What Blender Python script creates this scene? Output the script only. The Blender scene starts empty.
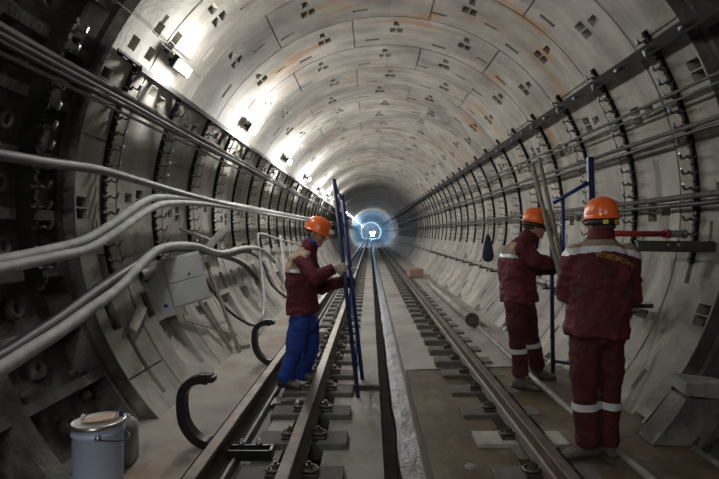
import bpy, bmesh, math, random
from mathutils import Vector, Matrix, noise
from mathutils.bvhtree import BVHTree
V = Vector
PI = math.pi
sin, cos, rad = math.sin, math.cos, math.radians
random.seed(7)
S = bpy.context.scene
COL = S.collection

# ------------------------------------------------------------------ camera
F = 500.0            # focal length in pixels of a 719 px wide frame (25 mm)
VX, VY = 370.0, 233.0   # vanishing point of the track
CZ = 1.5             # camera height above the sleeper tops
cam_d = bpy.data.cameras.new('camera')
cam = bpy.data.objects.new('camera', cam_d)
COL.objects.link(cam)
cam.location = (0, 0, CZ)
cam.rotation_euler = (PI / 2, 0, 0)
cam_d.sensor_width = 36.0
cam_d.lens = F / 719 * 36
cam_d.shift_x = -(VX - 359.5) / 719
cam_d.shift_y = -(239.5 - VY) / 719
cam_d.clip_end = 400
cam_d.clip_start = 0.05
S.camera = cam

# ------------------------------------------------------------------ light and exposure
S.view_settings.view_transform = 'Standard'
S.view_settings.look = 'None'
S.view_settings.gamma = 1.0
S.view_settings.use_curve_mapping = False
S.view_settings.exposure = 0.12
W = bpy.data.worlds.new('world')
S.world = W
W.use_nodes = True
W.node_tree.nodes['Background'].inputs[0].default_value = (0.5, 0.6, 0.75, 1)
W.node_tree.nodes['Background'].inputs[1].default_value = 0.03
LAMP_W = 75.0        # watts of one tunnel lamp
NEAR_W = 34.0        # the added, unseen lamp beside the camera
BLUE_W = 190.0

def big_light(name, loc, rot, size, sy, power, color):
    l = bpy.data.lights.new(name, 'AREA')
    l.shape = 'RECTANGLE'; l.size = size; l.size_y = sy
    l.energy = power; l.color = color
    o = bpy.data.objects.new(name, l)
    COL.objects.link(o); o.location = loc; o.rotation_euler = rot
    return o
# unseen fill light, added behind the camera to brighten the foreground
big_light('fill_light', (-0.9, -3.6, 3.2), (rad(76), 0, rad(7)), 2.2, 1.2, 56, (1.0, 0.96, 0.9))

# ------------------------------------------------------------------ materials
def nodes_of(m):
    m.use_nodes = True
    nt = m.node_tree
    nt.nodes.clear()
    return nt

def mat(name, color, rough=0.6, metal=0.0, var=0.15, scale=6.0, bump=0.0, bscale=40.0, spots=None, sscale=3.0, samt=0.5, emit=None, estr=0.0, coat=0.0):
    """procedural material: base colour with noise variation, optional second colour in patches, bump"""
    m = bpy.data.materials.new(name)
    nt = nodes_of(m); N = nt.nodes; L = nt.links
    out = N.new('ShaderNodeOutputMaterial'); b = N.new('ShaderNodeBsdfPrincipled')
    L.new(b.outputs[0], out.inputs[0])
    tc = N.new('ShaderNodeTexCoord')
    n1 = N.new('ShaderNodeTexNoise'); n1.inputs['Scale'].default_value = scale; n1.inputs['Detail'].default_value = 6
    L.new(tc.outputs['Object'], n1.inputs['Vector'])
    r = N.new('ShaderNodeValToRGB')
    c = color
    r.color_ramp.elements[0].position = 0.3; r.color_ramp.elements[1].position = 0.7
    r.color_ramp.elements[0].color = tuple(max(0, x * (1 - var)) for x in c[:3]) + (1,)
    r.color_ramp.elements[1].color = tuple(min(1, x * (1 + var)) for x in c[:3]) + (1,)
    L.new(n1.outputs[0], r.inputs[0])
    cur = r.outputs[0]
    if spots:
        n2 = N.new('ShaderNodeTexNoise'); n2.inputs['Scale'].default_value = sscale; n2.inputs['Detail'].default_value = 8
        n2.inputs['Roughness'].default_value = 0.65
        L.new(tc.outputs['Object'], n2.inputs['Vector'])
        r2 = N.new('ShaderNodeValToRGB')
        r2.color_ramp.elements[0].position = 1 - samt - 0.06; r2.color_ramp.elements[1].position = 1 - samt + 0.12
        L.new(n2.outputs[0], r2.inputs[0])
        mx = N.new('ShaderNodeMix'); mx.data_type = 'RGBA'
        L.new(r2.outputs[0], mx.inputs['Factor']); L.new(cur, mx.inputs['A'])
        mx.inputs['B'].default_value = tuple(spots[:3]) + (1,)
        cur = mx.outputs['Result']
    L.new(cur, b.inputs['Base Color'])
    b.inputs['Roughness'].default_value = rough
    b.inputs['Metallic'].default_value = metal
    if coat: b.inputs['Coat Weight'].default_value = coat
    if bump:
        n3 = N.new('ShaderNodeTexNoise'); n3.inputs['Scale'].default_value = bscale; n3.inputs['Detail'].default_value = 5
        L.new(tc.outputs['Object'], n3.inputs['Vector'])
        bp = N.new('ShaderNodeBump'); bp.inputs['Strength'].default_value = bump; bp.inputs['Distance'].default_value = 0.02
        L.new(n3.outputs[0], bp.inputs['Height']); L.new(bp.outputs[0], b.inputs['Normal'])
    if emit:
        b.inputs['Emission Color'].default_value = tuple(emit) + (1,)
        b.inputs['Emission Strength'].default_value = estr
    return m

def concrete_lining(name, base=(0.385, 0.372, 0.345)):
    """segment concrete: tone per ring, water streaks, rust stains"""
    m = bpy.data.materials.new(name)
    nt = nodes_of(m); N = nt.nodes; L = nt.links
    out = N.new('ShaderNodeOutputMaterial'); b = N.new('ShaderNodeBsdfPrincipled')
    L.new(b.outputs[0], out.inputs[0])
    tc = N.new('ShaderNodeTexCoord')
    sp = N.new('ShaderNodeSeparateXYZ'); L.new(tc.outputs['Object'], sp.inputs[0])
    def math_(op, a, bb=None):
        n = N.new('ShaderNodeMath'); n.operation = op
        for i, v in enumerate((a, bb)):
            if v is None: continue
            if isinstance(v, (int, float)): n.inputs[i].default_value = v
            else: L.new(v, n.inputs[i])
        return n.outputs[0]
    fl = math_('FLOOR', math_('ADD', sp.outputs['Y'], 0.45))
    ang = math_('ARCTAN2', math_('SUBTRACT', sp.outputs['Z'], 1.77), math_('SUBTRACT', sp.outputs['X'], 0.26))
    seg = math_('FLOOR', math_('DIVIDE', math_('ADD', ang, math_('MULTIPLY', math_('MODULO', fl, 2.0), 0.3927)), 0.7854))
    cmb = N.new('ShaderNodeCombineXYZ'); L.new(fl, cmb.inputs[0]); L.new(seg, cmb.inputs[1])
    wn = N.new('ShaderNodeTexWhiteNoise'); L.new(cmb.outputs[0], wn.inputs['Vector'])
    n1 = N.new('ShaderNodeTexNoise'); n1.inputs['Scale'].default_value = 1.6; n1.inputs['Detail'].default_value = 9; n1.inputs['Roughness'].default_value = 0.62
    L.new(tc.outputs['Object'], n1.inputs['Vector'])
    tone = math_('ADD', math_('MULTIPLY', wn.outputs['Value'], 0.28), math_('MULTIPLY', n1.outputs[0], 1.25))
    r = N.new('ShaderNodeValToRGB'); L.new(tone, r.inputs[0])
    e = r.color_ramp.elements
    e[0].position = 0.38; e[0].color = tuple(x * 0.55 for x in base) + (1,)
    e[1].position = 1.02; e[1].color = tuple(min(1, x * 1.42) for x in base) + (1,)
    # streaks running around the ring
    mp = N.new('ShaderNodeMapping'); mp.inputs['Scale'].default_value = (0.9, 5, 0.9)
    L.new(tc.outputs['Object'], mp.inputs[0])
    n2 = N.new('ShaderNodeTexNoise'); n2.inputs['Scale'].default_value = 1.0; n2.inputs['Detail'].default_value = 6
    L.new(mp.outputs[0], n2.inputs['Vector'])
    r2 = N.new('ShaderNodeValToRGB'); L.new(n2.outputs[0], r2.inputs[0])
    r2.color_ramp.elements[0].position = 0.36; r2.color_ramp.elements[0].color = (0.66, 0.64, 0.6, 1)
    r2.color_ramp.elements[1].position = 0.6; r2.color_ramp.elements[1].color = (1, 1, 1, 1)
    mx = N.new('ShaderNodeMix'); mx.data_type = 'RGBA'; mx.blend_type = 'MULTIPLY'; mx.inputs['Factor'].default_value = 0.7
    L.new(r.outputs[0], mx.inputs['A']); L.new(r2.outputs[0], mx.inputs['B'])
    # rust stains, more often near the ring joints
    n3 = N.new('ShaderNodeTexNoise'); n3.inputs['Scale'].default_value = 0.9; n3.inputs['Detail'].default_value = 7; n3.inputs['Roughness'].default_value = 0.6
    L.new(mp.outputs[0], n3.inputs['Vector'])
    n4 = N.new('ShaderNodeTexNoise'); n4.inputs['Scale'].default_value = 0.75; n4.inputs['Detail'].default_value = 3
    L.new(tc.outputs['Object'], n4.inputs['Vector'])
    st = math_('MULTIPLY', n3.outputs[0], n4.outputs[0])
    up = math_('MULTIPLY', math_('GREATER_THAN', sp.outputs['Z'], 2.2), 1.0)
    r3 = N.new('ShaderNodeValToRGB'); L.new(st, r3.inputs[0])
    r3.color_ramp.elements[0].position = 0.30; r3.color_ramp.elements[0].color = (0, 0, 0, 1)
    r3.color_ramp.elements[1].position = 0.40; r3.color_ramp.elements[1].color = (0.8, 0.8, 0.8, 1)
    mx2 = N.new('ShaderNodeMix'); mx2.data_type = 'RGBA'
    L.new(math_('MULTIPLY', r3.outputs[0], up), mx2.inputs['Factor'])
    L.new(mx.outputs['Result'], mx2.inputs['A']); mx2.inputs['B'].default_value = (0.42, 0.235, 0.11, 1)
    L.new(mx2.outputs['Result'], b.inputs['Base Color'])
    b.inputs['Roughness'].default_value = 0.78
    n5 = N.new('ShaderNodeTexNoise'); n5.inputs['Scale'].default_value = 24; n5.inputs['Detail'].default_value = 6
    L.new(tc.outputs['Object'], n5.inputs['Vector'])
    bp = N.new('ShaderNodeBump'); bp.inputs['Strength'].default_value = 0.35; bp.inputs['Distance'].default_value = 0.02
    L.new(n5.outputs[0], bp.inputs['Height']); L.new(bp.outputs[0], b.inputs['Normal'])
    return m

M = {}
M['lining'] = concrete_lining('segment_concrete')
M['iron'] = mat('cast_iron_lining', (0.10, 0.095, 0.087), 0.75, 0.05, 0.4, 3, 0.6, 30, spots=(0.27, 0.255, 0.225), sscale=2.2, samt=0.45)
M['slab'] = mat('track_slab_concrete', (0.33, 0.315, 0.29), 0.72, 0, 0.22, 1.4, 0.3, 30, spots=(0.17, 0.155, 0.135), sscale=1.1, samt=0.42)
M['slab_wet'] = mat('wet_brown_slab', (0.12, 0.09, 0.058), 0.36, 0, 0.4, 2.5, 0.4, 18, spots=(0.24, 0.215, 0.18), sscale=1.9, samt=0.44)
M['bench'] = mat('dusty_side_concrete', (0.34, 0.315, 0.285), 0.85, 0, 0.2, 2, 0.35, 40, spots=(0.27, 0.19, 0.13), sscale=1.2, samt=0.43)
M['trench'] = mat('wet_trench_shaded_recess', (0.05, 0.045, 0.038), 0.6, 0, 0.4, 4, 0.4, 30)
M['ledge'] = mat('wet_grey_silt', (0.16, 0.155, 0.145), 0.42, 0, 0.5, 9, 0.9, 26, spots=(0.08, 0.07, 0.06), sscale=7, samt=0.45)
M['rail'] = mat('rusty_rail_steel', (0.11, 0.078, 0.06), 0.55, 0.3, 0.35, 5, 0.2, 60, spots=(0.10, 0.085, 0.075), sscale=4, samt=0.5)
M['railtop'] = mat('rolled_rail_head', (0.17, 0.14, 0.12), 0.5, 0.4, 0.35, 7)
M['sleeper'] = mat('dusty_sleeper', (0.125, 0.12, 0.112), 0.8, 0, 0.3, 5, 0.4, 50, spots=(0.10, 0.095, 0.09), sscale=3, samt=0.45)
M['sleeper_pale'] = mat('pale_sleeper', (0.42, 0.41, 0.385), 0.8, 0, 0.2, 5, 0.4, 50, spots=(0.24, 0.22, 0.2), sscale=3, samt=0.4)
M['rubber'] = mat('dark_rubber_strip', (0.035, 0.037, 0.042), 0.6, 0, 0.3, 8)
M['bolt'] = mat('dirty_bolt_steel', (0.12, 0.10, 0.085), 0.45, 0.6, 0.4, 20)
M['black'] = mat('black_painted_steel', (0.012, 0.012, 0.013), 0.38, 0.2, 0.3, 10)
M['rack'] = mat('dark_rack_steel', (0.009, 0.0085, 0.008), 0.6, 0.2, 0.5, 14)
M['rack'].node_tree.nodes['Principled BSDF'].inputs['Specular IOR Level'].default_value = 0.15
M['hook'] = mat('galvanised_hook_steel', (0.14, 0.14, 0.14), 0.3, 0.9, 0.7, 30)
M['galv'] = mat('galvanised_steel', (0.42, 0.43, 0.44), 0.36, 0.8, 0.25, 12)
M['cable'] = mat('dusty_grey_cable', (0.34, 0.34, 0.335), 0.62, 0, 0.25, 9, 0.25, 60)
M['cable_mid'] = mat('grey_cable', (0.15, 0.15, 0.15), 0.55, 0, 0.3, 9)
M['cable_dusk'] = mat('dusty_dark_cable', (0.075, 0.07, 0.066), 0.7, 0, 0.4, 9)
M['cable_dark'] = mat('black_cable', (0.03, 0.03, 0.032), 0.45, 0, 0.4, 12)
M['cabinet'] = mat('grey_blue_cabinet_paint', (0.50, 0.53, 0.55), 0.5, 0.1, 0.1, 5, spots=(0.26, 0.25, 0.23), sscale=4, samt=0.38)
M['paper'] = mat('white_paper', (0.6, 0.6, 0.58), 0.8)
M['blue_mark'] = mat('blue_marking', (0.02, 0.03, 0.2), 0.5)
M['wood'] = mat('grey_weathered_wood', (0.23, 0.215, 0.18), 0.8, 0, 0.3, 14, 0.3, 60)
M['wood_pale'] = mat('dusty_pale_wood', (0.42, 0.395, 0.355), 0.8, 0, 0.25, 14, 0.3, 60)
M['bluepaint'] = mat('blue_painted_steel', (0.016, 0.038, 0.20), 0.42, 0.1, 0.35, 16, spots=(0.02, 0.025, 0.07), sscale=12, samt=0.38)
M['darkblue'] = mat('dark_blue_painted_steel', (0.02, 0.035, 0.12), 0.45, 0.1, 0.4, 16)
M['redpaint'] = mat('red_painted_pipe', (0.38, 0.03, 0.035), 0.5, 0, 0.25, 14)
M['bucket'] = mat('blue_grey_tin', (0.50, 0.60, 0.82), 0.42, 0.15, 0.08, 4)
M['lid'] = mat('tin_lid_rim', (0.5, 0.5, 0.5), 0.25, 0.9, 0.1, 8)
M['lidtop'] = mat('dusty_tin_lid', (0.55, 0.55, 0.54), 0.5, 0.2, 0.2, 8)
M['card'] = mat('torn_cardboard', (0.62, 0.46, 0.36), 0.9, 0, 0.15, 12)
M['plastic'] = mat('clear_plastic', (0.32, 0.33, 0.33), 0.25, 0, 0.2, 6)
M['rustpipe'] = mat('rusty_pipe', (0.10, 0.07, 0.055), 0.7, 0.2, 0.4, 10, 0.3, 40)
M['pipe'] = mat('dusty_grey_pipe', (0.30, 0.285, 0.26), 0.6, 0.1, 0.25, 5)
M['navy'] = mat('navy_cloth', (0.012, 0.014, 0.035), 0.85, 0, 0.3, 20)
M['skin'] = mat('weathered_skin', (0.44, 0.235, 0.16), 0.55, 0, 0.12, 18)
M['hair'] = mat('dark_grey_hair', (0.07, 0.05, 0.04), 0.8, 0, 0.4, 60)
M['eye'] = mat('dark_eye', (0.02, 0.015, 0.012), 0.2)
M['lip'] = mat('lips', (0.35, 0.14, 0.11), 0.5)
M['maroon'] = mat('maroon_work_cloth', (0.105, 0.0125, 0.02), 0.82, 0, 0.3, 9, 0.5, 26, spots=(0.062, 0.02, 0.024), sscale=5, samt=0.42)
M['maroon_dk'] = mat('maroon_trouser_cloth', (0.075, 0.0095, 0.015), 0.85, 0, 0.3, 9, 0.5, 26, spots=(0.06, 0.014, 0.016), sscale=5, samt=0.45)
M['beige'] = mat('beige_yoke_cloth', (0.43, 0.33, 0.24), 0.85, 0, 0.2, 12, 0.3, 30)
M['beige_dirty'] = mat('dirty_beige_yoke_cloth', (0.27, 0.20, 0.15), 0.85, 0, 0.3, 8, 0.3, 30)
M['reflect'] = mat('silver_reflective_tape', (0.74, 0.77, 0.82), 0.35, 0.1, 0.1, 16)
M['blue_cloth'] = mat('royal_blue_cloth', (0.015, 0.05, 0.30), 0.8, 0, 0.25, 8, 0.5, 22)
M['blue_dk'] = mat('dark_blue_cloth', (0.015, 0.03, 0.09), 0.85, 0, 0.25, 10)
M['orange'] = mat('orange_helmet_shell', (0.90, 0.155, 0.025), 0.32, 0, 0.06, 10, coat=0.3)
M['strap'] = mat('black_strap', (0.02, 0.02, 0.02), 0.6)
M['yellow'] = mat('yellow_strap_patch', (0.75, 0.6, 0.03), 0.5)
M['white'] = mat('white_plastic', (0.75, 0.75, 0.73), 0.4)
M['glove'] = mat('dusty_work_glove', (0.52, 0.49, 0.43), 0.85, 0, 0.25, 20, 0.4, 40)
M['glove_dk'] = mat('black_work_glove', (0.025, 0.022, 0.022), 0.85, 0, 0.3, 20)
M['shoe'] = mat('dusty_work_boot', (0.115, 0.10, 0.088), 0.8, 0, 0.35, 14, 0.3, 30)
M['sole'] = mat('boot_sole', (0.04, 0.036, 0.033), 0.8)
M['gold'] = mat('yellow_lettering', (0.58, 0.40, 0.10), 0.7)
M['lampglass'] = mat('lit_lamp_glass', (1, 1, 1), 0.4, 0, 0, 5, emit=(1.0, 0.98, 0.92), estr=45)
M['lampblue'] = mat('lit_blue_lamp_glass', (1, 1, 1), 0.4, 0, 0, 5, emit=(0.45, 0.72, 1.0), estr=60)
M['brick'] = mat('dusty_red_brick', (0.36, 0.24, 0.20), 0.85, 0, 0.2, 8, 0.3, 40)
M['block'] = mat('rough_grey_block', (0.24, 0.24, 0.235), 0.85, 0, 0.3, 7, 0.6, 26)
M['oilyblock'] = mat('dark_oily_steel', (0.06, 0.055, 0.05), 0.4, 0.5, 0.3, 9)

# ------------------------------------------------------------------ mesh helpers
def P(px, py, Y):
    """world point that the photo shows at (px, py) at distance Y"""
    return V(((px - VX) / F * Y, Y, CZ + (VY - py) / F * Y))

TCX, TCZ, TR = 0.26, 1.77, 2.57
def on_wall(px, py, r=2.5):
    dx, dz = (px - VX) / F, (VY - py) / F
    a = dx * dx + dz * dz
    b = -2 * (dx * TCX + dz * (TCZ - CZ))
    c = TCX ** 2 + (TCZ - CZ) ** 2 - r * r
    k = (-b + math.sqrt(b * b - 4 * a * c)) / (2 * a)
    return V((dx * k, k, CZ + dz * k))

def ring_pt(deg, r, y):
    return V((TCX + r * cos(rad(deg)), y, TCZ + r * sin(rad(deg))))

def link(name, bm, mats, parent=None, smooth=False, origin=None):
    me = bpy.data.meshes.new(name)
    org = V(origin) if origin is not None else (parent_origin(parent) if parent else V((0, 0, 0)))
    if isinstance(bm, bpy.types.Mesh):
        me = bm
        me.transform(Matrix.Translation(-org))
        me.name = name
    else:
        for v in bm.verts: v.co -= org
        bm.normal_update()
        bm.to_mesh(me); bm.free()
    if not isinstance(mats, (list, tuple)): mats = [mats]
    if len(me.materials) == 0:
        for m in mats: me.materials.append(m)
    if smooth:
        me.polygons.foreach_set('use_smooth', [True] * len(me.polygons))
    o = bpy.data.objects.new(name, me)
    COL.objects.link(o)
    if parent:
        o.parent = parent
        o.location = org - parent_origin(parent)
        o['wo'] = tuple(org)
    else:
        o.location = org
        o['wo'] = tuple(org)
    return o

def parent_origin(p):
    return V(p['wo'])

def tag(o, label=None, cat=None, group=None, kind=None):
    if label: o['label'] = label
    if cat: o['category'] = cat
    if group: o['group'] = group
    if kind: o['kind'] = kind
    return o

def thing(name, label, cat, loc, group=None):
    o = bpy.data.objects.new(name, None)
    COL.objects.link(o)
    o.location = loc; o['wo'] = tuple(loc)
    o.empty_display_size = 0.1
    return tag(o, label, cat, group)

def struct(name, bm, mats, smooth=False):
    return tag(link(name, bm, mats, smooth=smooth), kind='structure')

def dup(root, loc, label=None, group=None, shallow=False):
    r = root.copy(); COL.objects.link(r); r.location = loc
    if label: r['label'] = label
    if group: r['group'] = group
    for ch in list(root.children):
        c = ch.copy(); COL.objects.link(c); c.parent = r
        for g in ch.children:
            d = g.copy(); COL.objects.link(d); d.parent = c
    return r

def NB(): return bmesh.new()

def box(bm, c, s, rot=None, bev=0.0, mi=0):
    c = V(c)
    R = rot if isinstance(rot, Matrix) else (Matrix.Identity(3) if rot is None else __import__('mathutils').Euler(rot).to_matrix())
    hx, hy, hz = s[0] / 2, s[1] / 2, s[2] / 2
    if bev <= 0:
        vs = [bm.verts.new(c + R @ V((x * hx, y * hy, z * hz))) for x in (-1, 1) for y in (-1, 1) for z in (-1, 1)]
        fs = [(0, 1, 3, 2), (4, 6, 7, 5), (0, 4, 5, 1), (2, 3, 7, 6), (0, 2, 6, 4), (1, 5, 7, 3)]
        for f in fs:
            fc = bm.faces.new([vs[i] for i in f]); fc.material_index = mi
        return
    b = min(bev, hx * .9, hy * .9, hz * .9)
    t = bmesh.new()
    bmesh.ops.create_cube(t, size=1)
    for v in t.verts: v.co = V((v.co.x * s[0], v.co.y * s[1], v.co.z * s[2]))
    bmesh.ops.bevel(t, geom=t.edges[:], offset=b, segments=2, affect='EDGES', profile=0.6)
    mp = {}
    for v in t.verts: mp[v] = bm.verts.new(c + R @ v.co)
    for f in t.faces:
        fc = bm.faces.new([mp[v] for v in f.verts]); fc.material_index = mi
    t.free()

def rot_to(d, up=V((0, 0, 1))):
    """matrix whose columns are side, d, up-ish"""
    d = V(d).normalized()
    s = d.cross(up)
    if s.length < 1e-4: s = d.cross(V((0, 1, 0)))
    s.normalize()
    u = s.cross(d)
    return Matrix((s, d, u)).transposed()

def beam(bm, a, b, w, h, up=V((0, 0, 1)), bev=0, mi=0):
    a, b = V(a), V(b)
    box(bm, (a + b) / 2, (w, (b - a).length, h), rot_to(b - a, up), bev, mi)

def tube(bm, pts, r, seg=10, caps=True, mi=0, close=False):
    pts = [V(p) for p in pts]
    n = len(pts)
    rs = r if isinstance(r, (list, tuple)) else [r] * n
    rings = []
    prev = None
    for i, p in enumerate(pts):
        if i == 0: d = pts[1] - p
        elif i == n - 1: d = p - pts[i - 1]
        else: d = (pts[i + 1] - p).normalized() + (p - pts[i - 1]).normalized()
        d.normalize()
        if prev is None:
            s = d.cross(V((0, 0, 1)))
            if s.length < 1e-3: s = d.cross(V((0, 1, 0)))
            s.normalize()
        else:
            s = prev - d * prev.dot(d); s.normalize()
        prev = s
        u = s.cross(d)
        rings.append([bm.verts.new(p + (s * cos(2 * PI * k / seg) + u * sin(2 * PI * k / seg)) * rs[i]) for k in range(seg)])
    for i in range(n - 1):
        for k in range(seg):
            f = bm.faces.new([rings[i][k], rings[i][(k + 1) % seg], rings[i + 1][(k + 1) % seg], rings[i + 1][k]])
            f.material_index = mi; f.smooth = True
    if caps:
        f = bm.faces.new(rings[0][::-1]); f.material_index = mi
        f = bm.faces.new(rings[-1]); f.material_index = mi

def spline(pts, n=8):
    pts = [V(p) for p in pts]
    out = []
    for i in range(len(pts) - 1):
        p0 = pts[max(i - 1, 0)]; p1 = pts[i]; p2 = pts[i + 1]; p3 = pts[min(i + 2, len(pts) - 1)]
        for k in range(n):
            t = k / n
            out.append(0.5 * ((2 * p1) + (p2 - p0) * t + (2 * p0 - 5 * p1 + 4 * p2 - p3) * t * t + (-p0 + 3 * p1 - 3 * p2 + p3) * t ** 3))
    out.append(pts[-1])
    return out

def sphere(bm, c, r, seg=12, R=None):
    r = V(r) if not isinstance(r, (int, float)) else V((r, r, r))
    R = R or Matrix.Identity(3)
    c = V(c)
    t = bmesh.new(); bmesh.ops.create_uvsphere(t, u_segments=seg, v_segments=max(6, seg * 2 // 3), radius=1)
    mp = {v: bm.verts.new(c + R @ V((v.co.x * r.x, v.co.y * r.y, v.co.z * r.z))) for v in t.verts}
    for f in t.faces:
        g = bm.faces.new([mp[v] for v in f.verts]); g.smooth = True
    t.free()

def lathe(bm, prof, c, seg=24, R=None, mi=0):
    """prof: (radius, height) list, around local z"""
    R = R or Matrix.Identity(3); c = V(c)
    rings = []
    for (r, h) in prof:
        rings.append([bm.verts.new(c + R @ V((max(r, 1e-4) * cos(2 * PI * k / seg), max(r, 1e-4) * sin(2 * PI * k / seg), h))) for k in range(seg)])
    for i in range(len(rings) - 1):
        for k in range(seg):
            f = bm.faces.new([rings[i][k], rings[i][(k + 1) % seg], rings[i + 1][(k + 1) % seg], rings[i + 1][k]])
            f.smooth = True; f.material_index = mi

def loft(bm, rings, caps=True):
    vs = [[bm.verts.new(p) for p in r] for r in rings]
    n = len(vs[0])
    for i in range(len(vs) - 1):
        for k in range(n):
            f = bm.faces.new([vs[i][k], vs[i][(k + 1) % n], vs[i + 1][(k + 1) % n], vs[i + 1][k]]); f.smooth = True
    if caps:
        bm.faces.new(vs[0][::-1]); bm.faces.new(vs[-1])

def ell(c, A, B, n=20, e=2.0):
    out = []
    for k in range(n):
        t = 2 * PI * k / n
        ct, st = cos(t), sin(t)
        out.append(V(c) + V(A) * (abs(ct) ** (2 / e) * (1 if ct >= 0 else -1)) + V(B) * (abs(st) ** (2 / e) * (1 if st >= 0 else -1)))
    return out

def prism(bm, prof, y0, y1, mi=0):
    """closed (x,z) outline run along y"""
    a = [bm.verts.new((x, y0, z)) for x, z in prof]
    b = [bm.verts.new((x, y1, z)) for x, z in prof]
    n = len(prof)
    for i in range(n):
        f = bm.faces.new([a[i], a[(i + 1) % n], b[(i + 1) % n], b[i]]); f.material_index = mi
    try:
        bm.faces.new(a[::-1]); bm.faces.new(b)
    except ValueError: pass
    bmesh.ops.recalc_face_normals(bm, faces=bm.faces)

# ------------------------------------------------------------------ tunnel lining
def hf_ring(bm, y0, y1, t0, t1, R, rects, tstep=3.0):
    """surface patch in (angle, y); rects (ta,tb,ya,yb,d00,d10,d01,d11) are recesses of given corner depths"""
    ts = {round(t0, 4), round(t1, 4)}
    k = math.ceil(t0 / tstep) * tstep
    while k < t1: ts.add(round(k, 4)); k += tstep
    ys = {round(y0, 4), round(y1, 4)}
    rr = []
    for q in rects:
        ta, tb, ya, yb = max(q[0], t0), min(q[1], t1), max(q[2], y0), min(q[3], y1)
        if tb - ta < 0.05 or yb - ya < 0.003: continue
        rr.append((round(ta, 4), round(tb, 4), round(ya, 4), round(yb, 4)) + tuple(q[4:8]))
        ts.update(rr[-1][0:2]); ys.update(rr[-1][2:4])
    ts = sorted(ts); ys = sorted(ys)
    nt, ny = len(ts) - 1, len(ys) - 1
    D = [[None] * ny for _ in range(nt)]
    import bisect
    for q in rr:
        ia, ib = bisect.bisect_left(ts, q[0]), bisect.bisect_left(ts, q[1])
        ja, jb = bisect.bisect_left(ys, q[2]), bisect.bisect_left(ys, q[3])
        for i in range(ia, ib):
            for j in range(ja, jb):
                c = []
                for (t, y) in ((ts[i], ys[j]), (ts[i + 1], ys[j]), (ts[i + 1], ys[j + 1]), (ts[i], ys[j + 1])):
                    u = (t - q[0]) / (q[1] - q[0]); w = (y - q[2]) / (q[3] - q[2])
                    c.append(q[4] * (1 - u) * (1 - w) + q[5] * u * (1 - w) + q[6] * (1 - u) * w + q[7] * u * w)
                D[i][j] = c
    cache = {}
    def vt(t, y, d):
        key = (t, y, round(d, 4))
        if key not in cache:
            cache[key] = bm.verts.new(ring_pt(t, R + d, y))
        return cache[key]
    Z = [0, 0, 0, 0]
    def face(vs):
        u = []
        for v in vs:
            if v not in u: u.append(v)
        if len(u) > 2:
            try: bm.faces.new(u)
            except ValueError: pass
    for i in range(nt):
        for j in range(ny):
            c = D[i][j] or Z
            face([vt(ts[i], ys[j], c[0]), vt(ts[i + 1], ys[j], c[1]), vt(ts[i + 1], ys[j + 1], c[2]), vt(ts[i], ys[j + 1], c[3])])
            n = (D[i + 1][j] or Z) if i + 1 < nt else None
            if n and (n[0] != c[1] or n[3] != c[2]):
                face([vt(ts[i + 1], ys[j], c[1]), vt(ts[i + 1], ys[j], n[0]), vt(ts[i + 1], ys[j + 1], n[3]), vt(ts[i + 1], ys[j + 1], c[2])])
            n = (D[i][j + 1] or Z) if j + 1 < ny else None
            if n and (n[0] != c[3] or n[1] != c[2]):
                face([vt(ts[i], ys[j + 1], c[3]), vt(ts[i + 1], ys[j + 1], c[2]), vt(ts[i + 1], ys[j + 1], n[1]), vt(ts[i], ys[j + 1], n[0])])

def concrete_rects(k, ya, yb, fine):
    rng = random.Random(100 + k)
    q = []
    g = 0.012
    off = 0 if k % 2 else 22.5
    q.append((-60, 240, ya, ya + g, .02, .02, .02, .02))
    q.append((-60, 240, yb - g, yb, .02, .02, .02, .02))
    for s in range(-2, 6):
        a = s * 45 + off + 11
        q.append((a - .18, a + .18, ya, yb, .022, .022, .022, .022))
    n0 = -3
    L = yb - ya
    if L < 0.9: L = 1.0; ya = yb - 1.0
    for s in range(n0, 11):
        a = s * 22.5 + (0 if k % 2 else 3) - 2 + rng.uniform(-.6, .6)
        low = a < -8 or a > 188
        dp = .17
        # double slot: two sloping pockets side by side
        q.append((a - 2.0, a - .15, ya + .38 * L, ya + .53 * L, dp, .06, dp, .06))
        q.append((a + .15, a + 2.0, ya + .38 * L, ya + .53 * L, dp, .06, dp, .06))
        if fine:
            q.append((a - 1.0, a + 1.0, ya + .16 * L, ya + .30 * L, .0, .16, .0, .16))
            b = a + 7.5
            q.append((b - 2.2, b + 2.2, ya + .74 * L, ya + .80 * L, .12, .12, .08, .08))
            if s % 3 == 0:
                b = a - 7.0
                q.append((b - 1.9, b + 1.9, ya + .56 * L, ya + .60 * L, .05, .05, .02, .02))
    return q

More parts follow.
